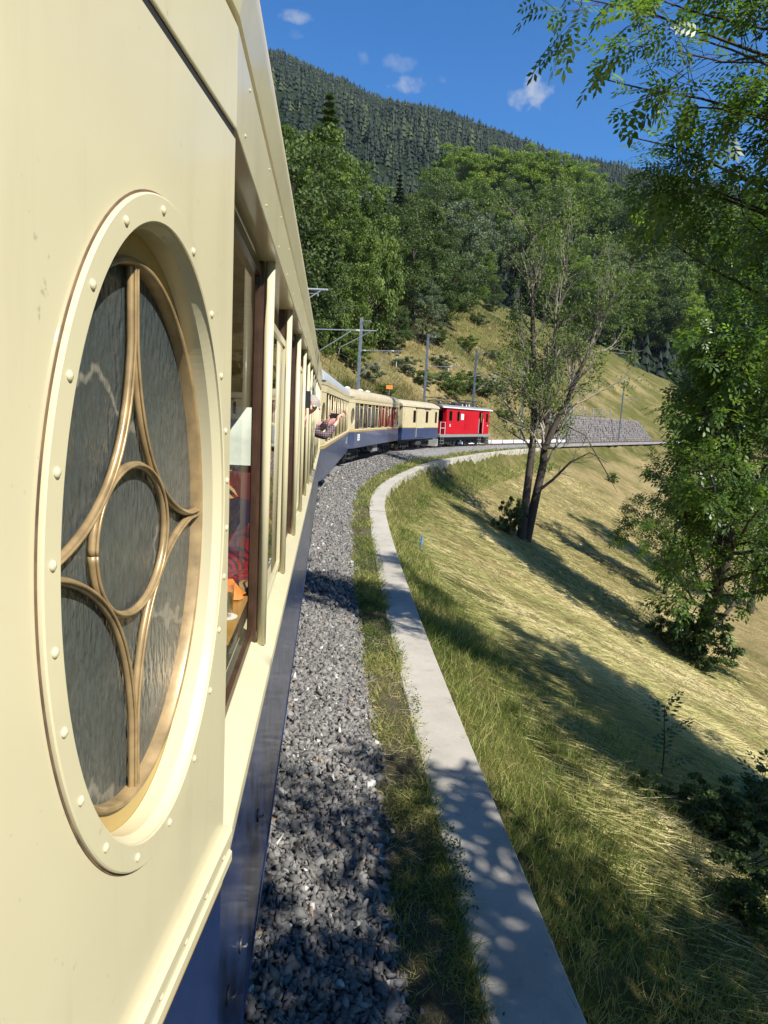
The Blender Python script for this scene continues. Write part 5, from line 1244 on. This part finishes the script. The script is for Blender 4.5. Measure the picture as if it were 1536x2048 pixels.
b = (11.8, 1.6); ash('ash tree standing out of view that shades the lower slope', (b[0], b[1], H1(*b)), 12.5, .25, 44, (0, 0), 26, 4.4, 9, 1.9, 4, .9, 6.0, 2.0, .3, None)
b = (10.4, 4.3); ash('dense ash tree out of view that throws the long shadow band', (b[0], b[1], H1(*b)), 12.0, .22, 48, (0, 0), 24, 3.2, 9, 1.6, 4, .8, 7.0, 2.0, .42, None)
b = (9.2, -1.6); ash('second ash tree out of view above the lower corner', (b[0], b[1], H1(*b)), 11.5, .2, 47, (0, 0), 18, 3.6, 8, 1.7, 4, .8, 3.8, 1.9, .35, None)
b = (6.4, -3.4); ash('small ash tree out of view that dapples the ballast', (b[0], b[1], H1(*b)), 9.8, .16, 45, (-.05, 0), 15, 2.8, 8, 1.4, 4, .7, 5.6, 1.6, .45, None)
b = ray_hit(1400, 1330); shrub('dark scrub around the foot of the large ash', 'shrub_dark', b, 2.4, 1.2, 'shrubs on the slope'); b = ray_hit(1340, 1290); shrub('thin scrub left of the large ash trunk', 'shrub_dark', b, 2.0, .9, 'shrubs on the slope')
b = ray_hit(1018, 1070); shrub('small bush at the left of the twin trunk base', 'shrub_dark', b, 2.2, .7, 'shrubs on the slope')
for px, py, h, lb in ((1490, 1720, .85, 'dark bramble clump at the lower right edge'), (1400, 1640, .6, 'dark weeds around the taller ash sapling'), (1530, 1640, .8, 'bramble clump at the right margin above the lower weeds'), (1300, 1600, .4, 'low weeds left of the taller ash sapling'), (1530, 1850, .7, 'shaded weeds in the lower right corner')):
    shrub(lb, 'shrub_dark', ray_hit(px, py), h, 1.35, 'weeds on the lower slope')
# ash saplings with separate leaves
def sapling(label, px, py, top, seed):
    rng = np.random.default_rng(seed); p = ray_hit(px, py); dd = float((p-CAM)@FW); h = (py-top)/1400*dd*1.03; t = thing('ash_sapling', label, 'sapling', tuple(p), 0, 'ash saplings on the slope')
    st = limb(rng, (0, 0, -.05), (0, 0, 1), h, .012, .004, 10, .03); V, Fq = tubes_np([st], 6); link('stem', np_mesh('stem', V, Fq, smooth=True), MAT['bark'], t)
    k = 0
    for f in np.linspace(.22, 1.0, 9):
        for sg in (0, 1):
            i = min(int(f*9), 8); c = st[0][i]+(st[0][i+1]-st[0][i])*(f*9-i); az_ = k*1.57+sg*math.pi+rng.normal(0, .25); k += .5
            X = np.array([math.cos(az_), math.sin(az_), .35+.5*f]); X /= np.linalg.norm(X); Y = np.cross((0, 0, 1.0), X); Y /= np.linalg.norm(Y); Z = np.cross(X, Y)
            V = (CV@np.stack([X, Y, Z]))*(1.5 if f < .9 else 1.1)*h/1.15+c
            link('leaf', np_mesh('leaf', V, CF, np.full(len(CF), rng.uniform(.1, .5))), MAT['ash_leaf'], t)
sapling('taller ash sapling with dark paired leaflets on the sunny slope', 1322, 1560, 1402, 51)
sapling('ash sapling at the right margin beside the bramble', 1512, 1680, 1512, 52)

# ------------------------------------------------------------------ grass and hay: uncountable
def blades(P, D, ln, wd, rng):
    """two-segment ribbons bending along D"""
    n = len(P); D = D/np.linalg.norm(D, axis=1)[:, None]; S = np.cross(D, unit(n, rng)); S /= np.linalg.norm(S, axis=1)[:, None]+1e-9; l = ln[:, None]; w = wd[:, None]
    bend = rng.normal(0, .25, (n, 3))*l; mid = P+D*l*.55; tip = P+D*l+bend; tip[:, 2] -= .12*ln
    V = np.stack([P-S*w*.5, P+S*w*.5, mid+S*w*.4, mid-S*w*.4, tip+S*w*.06, tip-S*w*.06], 1).reshape(-1, 3); b0 = (np.arange(n)*6)[:, None]
    return V, np.concatenate([b0+np.array([0, 1, 2, 3]), b0+np.array([3, 2, 4, 5])], 1).reshape(-1, 4)
def slope_pts(n, rng, y0, y1, u0, u1, pw=1.7):
    S = y0+(y1-y0)*rng.uniform(0, 1, n)**pw; U = u0+(u1-u0)*rng.uniform(0, 1, n)
    sg = np.arange(-12, 100, .5); A = np.array([WALL.at(s) for s in sg]); Hd = np.array([WALL.head(s) for s in sg])
    x = np.interp(S, sg, A[:, 0]); y = np.interp(S, sg, A[:, 1]); h = np.interp(S, sg, Hd); X = x+U*np.cos(h); Y = y-U*np.sin(h)
    return X, Y, height(X, Y), S, U, h
rng = np.random.default_rng(61)
Vs, Fs, Ts, b = [], [], [], 0
for n, y0, y1, u0, u1, pw in ((46000, 1.5, 40, .9, 15, 1.5), (22000, 2, 16, 1.0, 8, 1.1), (16000, 30, 80, .8, 18, 1.2)):
    X, Y, Z, S, U, h = slope_pts(n, rng, y0, y1, u0, u1, pw)
    keepm = (waves(X, Y, .9, 5, 12)+rng.normal(0, .5, n) > -.5) & ((S > 6) | (U > 4) | (rng.uniform(size=n) < .55)); X, Y, Z, S, U, h = (q[keepm] for q in (X, Y, Z, S, U, h)); n = len(X)
    # mown hay lies combed down the slope, swirled a little
    th = waves(X, Y, .45, 5, 5)*.7+rng.normal(0, .28, n)+.35; dn = np.stack([np.cos(h+th), -np.sin(h+th), np.full(n, -.42)], 1); dn[:, 2] += rng.normal(.05, .10, n)
    ds = np.hypot(np.hypot(X, Y), 2.6-Z); ln = rng.uniform(.18, .5, n)*(1+ds*.012); wd = .0028+.00042*ds*rng.uniform(.7, 1.4, n)
    V, Fq = blades(np.stack([X, Y, Z+rng.uniform(.005, .05, n)], 1), dn, ln, wd, rng); Vs.append(V); Fs.append(Fq+b); b += len(V)
    tv = np.clip(.5+waves(X, Y, .7, 6, 15)*.45+rng.normal(0, .2, n)+.15*ss(1, 4, U)-.25*(1-ss(.8, 2.5, U)), 0, 1); Ts.append(np.repeat(tv, 2))
link('mown_hay', np_mesh('mown_hay', np.concatenate(Vs), np.concatenate(Fs), np.concatenate(Ts)), MAT['hay'], kind='stuff', label='mown hay lying combed down the grass slope', cat='hay')
Vs, Fs, Ts, b = [], [], [], 0
for n, y0, y1, u0, u1, lo, hi, pw in ((24000, 1.2, 14, .0, 1.6, .05, .24, 1.1), (20000, 2, 10, 1.0, 6.0, .06, .22, 1.0), (14000, 14, 45, .0, 1.2, .06, .2, 1.2), (14000, 8, 60, 1.5, 15, .06, .16, 1.4), (9000, 40, 82, .02, 2.5, .15, .4, 1.0)):
    X, Y, Z, S, U, h = slope_pts(n, rng, y0, y1, u0, u1, pw)
    tuft = waves(X, Y, 2.6, 6, 9); keepm = tuft+rng.normal(0, .5, n) > -.35; X, Y, Z, tuft = X[keepm], Y[keepm], Z[keepm], tuft[keepm]; n = len(X)
    D = np.stack([rng.normal(.12, .42, n), rng.normal(0, .42, n), np.ones(n)], 1); ds = np.hypot(X, Y)
    V, Fq = blades(np.stack([X, Y, Z-.01], 1), D, rng.uniform(lo, hi, n)*(1+.3*tuft), .0035+.0005*ds, rng); Vs.append(V); Fs.append(Fq+b); b += len(V); Ts.append(np.repeat(np.clip(rng.normal(.66, .25, n)+waves(X, Y, .8, 5, 22)*.35, 0, 1), 2))
link('slope_grass', np_mesh('slope_grass', np.concatenate(Vs), np.concatenate(Fs), np.concatenate(Ts)), MAT['grass'], kind='stuff', label='green grass growing along the wall and slope', cat='grass')
# weeds in the verge between ballast and wall
def verge_pts(n, s0, s1, f0, f1, pw=1.3):
    S = s0+(s1-s0)*rng.uniform(0, 1, n)**pw; E_ = np.array([edge_(s) for s in SV]); e = np.interp(S, SV, E_); w = np.interp(S, SV, WO); d = e+(w-e)*rng.uniform(f0, f1, n)
    A = np.array([TRACK.at(s) for s in SV]); Hd = np.array([TRACK.head(s) for s in SV]); h = np.interp(S, SV, Hd)
    return np.interp(S, SV, A[:, 0])+d*np.cos(h), np.interp(S, SV, A[:, 1])-d*np.sin(h), S
Vs, Fs, Ts, b = [], [], [], 0
for n, s0, s1, lo, hi in ((32000, 1.5, 12, .02, .14), (13000, 12, 40, .05, .17), (6000, 40, 90, .1, .3)):
    X, Y, S = verge_pts(n, s0, s1, -.05, 1.08); tuft = waves(X, Y, 3.2, 6, 4); keepm = tuft+rng.normal(0, .3, n) > -.05; X, Y, S, tuft = X[keepm], Y[keepm], S[keepm], tuft[keepm]; n = len(X)
    D = np.stack([rng.normal(0, .7, n), rng.normal(0, .7, n), np.ones(n)], 1); V, Fq = blades(np.stack([X, Y, np.full(n, -.385)], 1), D, rng.uniform(lo, hi, n)*(1+.5*np.clip(tuft, 0, 1)), .003+.0006*S, rng)
    Vs.append(V); Fs.append(Fq+b); b += len(V); Ts.append(np.repeat(np.clip(rng.normal(.62, .28, n)+waves(X, Y, 1.1, 5, 11)*.3, 0, 1), 2))
link('verge_grass', np_mesh('verge_grass', np.concatenate(Vs), np.concatenate(Fs), np.concatenate(Ts)), MAT['grass'], kind='stuff', label='patchy weeds and grass between ballast and wall', cat='grass')
# creeping leafy weeds spilling over the wall edge
n = 42000; X, Y, S = verge_pts(n, 1.8, 16, .1, 1.3, 1.2); pm = waves(X, Y, 1.9, 6, 18)+rng.normal(0, .22, n)-.5*np.clip((X-.93)/.25, 0, 1) > .12; X, Y, S = X[pm], Y[pm], S[pm]; n = len(X)
P = np.stack([X, Y, np.full(n, -.37)+np.abs(rng.normal(0, .045, n))], 1); V, Fq = quads(P, unit(n, rng), np.array([0, 0, 1.0])+rng.normal(0, .6, (n, 3)), rng.uniform(.012, .028, n), rng.uniform(.008, .018, n))
link('creeping_weeds', np_mesh('creeping_weeds', V, Fq, np.clip(rng.normal(.5, .25, n), 0, 1)), MAT['leaf_dark'], kind='stuff', label='low creeping weeds along the near wall edge', cat='weeds')
# dry straw lying on verge
n = 900; X, Y, S = verge_pts(n, 1.8, 9, -.1, 1.2, 1.0); V, Fq = blades(np.stack([X, Y, np.full(n, -.345)], 1), np.stack([rng.normal(0, 1, n), rng.normal(0, 1, n), rng.normal(.05, .08, n)], 1), rng.uniform(.06, .25, n), np.full(n, .0028), rng)
link('straw', np_mesh('straw', V, Fq, np.repeat(rng.uniform(.5, 1, n), 2)), MAT['hay'], kind='stuff', label='loose straw stalks scattered on the verge', cat='straw')
# tall dry grass of the uphill bank
Vs, Fs, Ts, b = [], [], [], 0
sg = np.arange(-10, 190, .5); A = np.array([TRACK.at(s) for s in sg]); Hd = np.array([TRACK.head(s) for s in sg])
for n, s0, s1, d0, d1, lo, hi, w in ((26000, 28, 80, 3.2, 12, .5, 1.0, .03), (30000, 40, 150, 4, 30, .35, .8, .05), (22000, 60, 190, 20, 70, .4, 1.0, .09)):
    S = rng.uniform(s0, s1, n); dd = -rng.uniform(d0, d1, n); x = np.interp(S, sg, A[:, 0]); y = np.interp(S, sg, A[:, 1]); h = np.interp(S, sg, Hd); X = x+dd*np.cos(h); Y = y-dd*np.sin(h); Z = height(X, Y)
    tf = waves(X, Y, .5, 6, 7); keepm = tf+rng.normal(0, .5, n) > -.45; X, Y, Z, tf, S = X[keepm], Y[keepm], Z[keepm], tf[keepm], S[keepm]; n = len(X)
    D = np.stack([rng.normal(.25, .35, n), rng.normal(-.1, .35, n), np.ones(n)], 1); V, Fq = blades(np.stack([X, Y, Z-.03], 1), D, rng.uniform(lo, hi, n), np.full(n, w)*rng.uniform(.6, 1.3, n), rng); Vs.append(V); Fs.append(Fq+b); b += len(V)
    Ts.append(np.repeat(np.clip(.48+waves(X, Y, .16, 6, 2)*.7+rng.normal(0, .22, n)+.35*(S < 42)-.25*ss(88, 115, S), 0, 1), 2))
link('bank_grass', np_mesh('bank_grass', np.concatenate(Vs), np.concatenate(Fs), np.concatenate(Ts)), MAT['drygrass'], kind='stuff', label='tall dry grass on the uphill bank', cat='grass')

# ------------------------------------------------------------------ mountain air
hm, ht, hb = nodes_of('mountain_haze'); ht.nodes.remove(hb); pv = ht.nodes.new('ShaderNodeVolumePrincipled'); pv.inputs['Color'].default_value = (.66, .78, .95, 1); pv.inputs['Density'].default_value = .00004; pv.inputs['Anisotropy'].default_value = .1
ht.links.new(pv.outputs[0], ht.nodes['Material Output'].inputs['Volume'])
MB().bb(-1700, 1700, -300, 1700, -60, 760).build('haze', hm, kind='stuff', label='thin blue mountain haze filling the valley air', cat='haze')
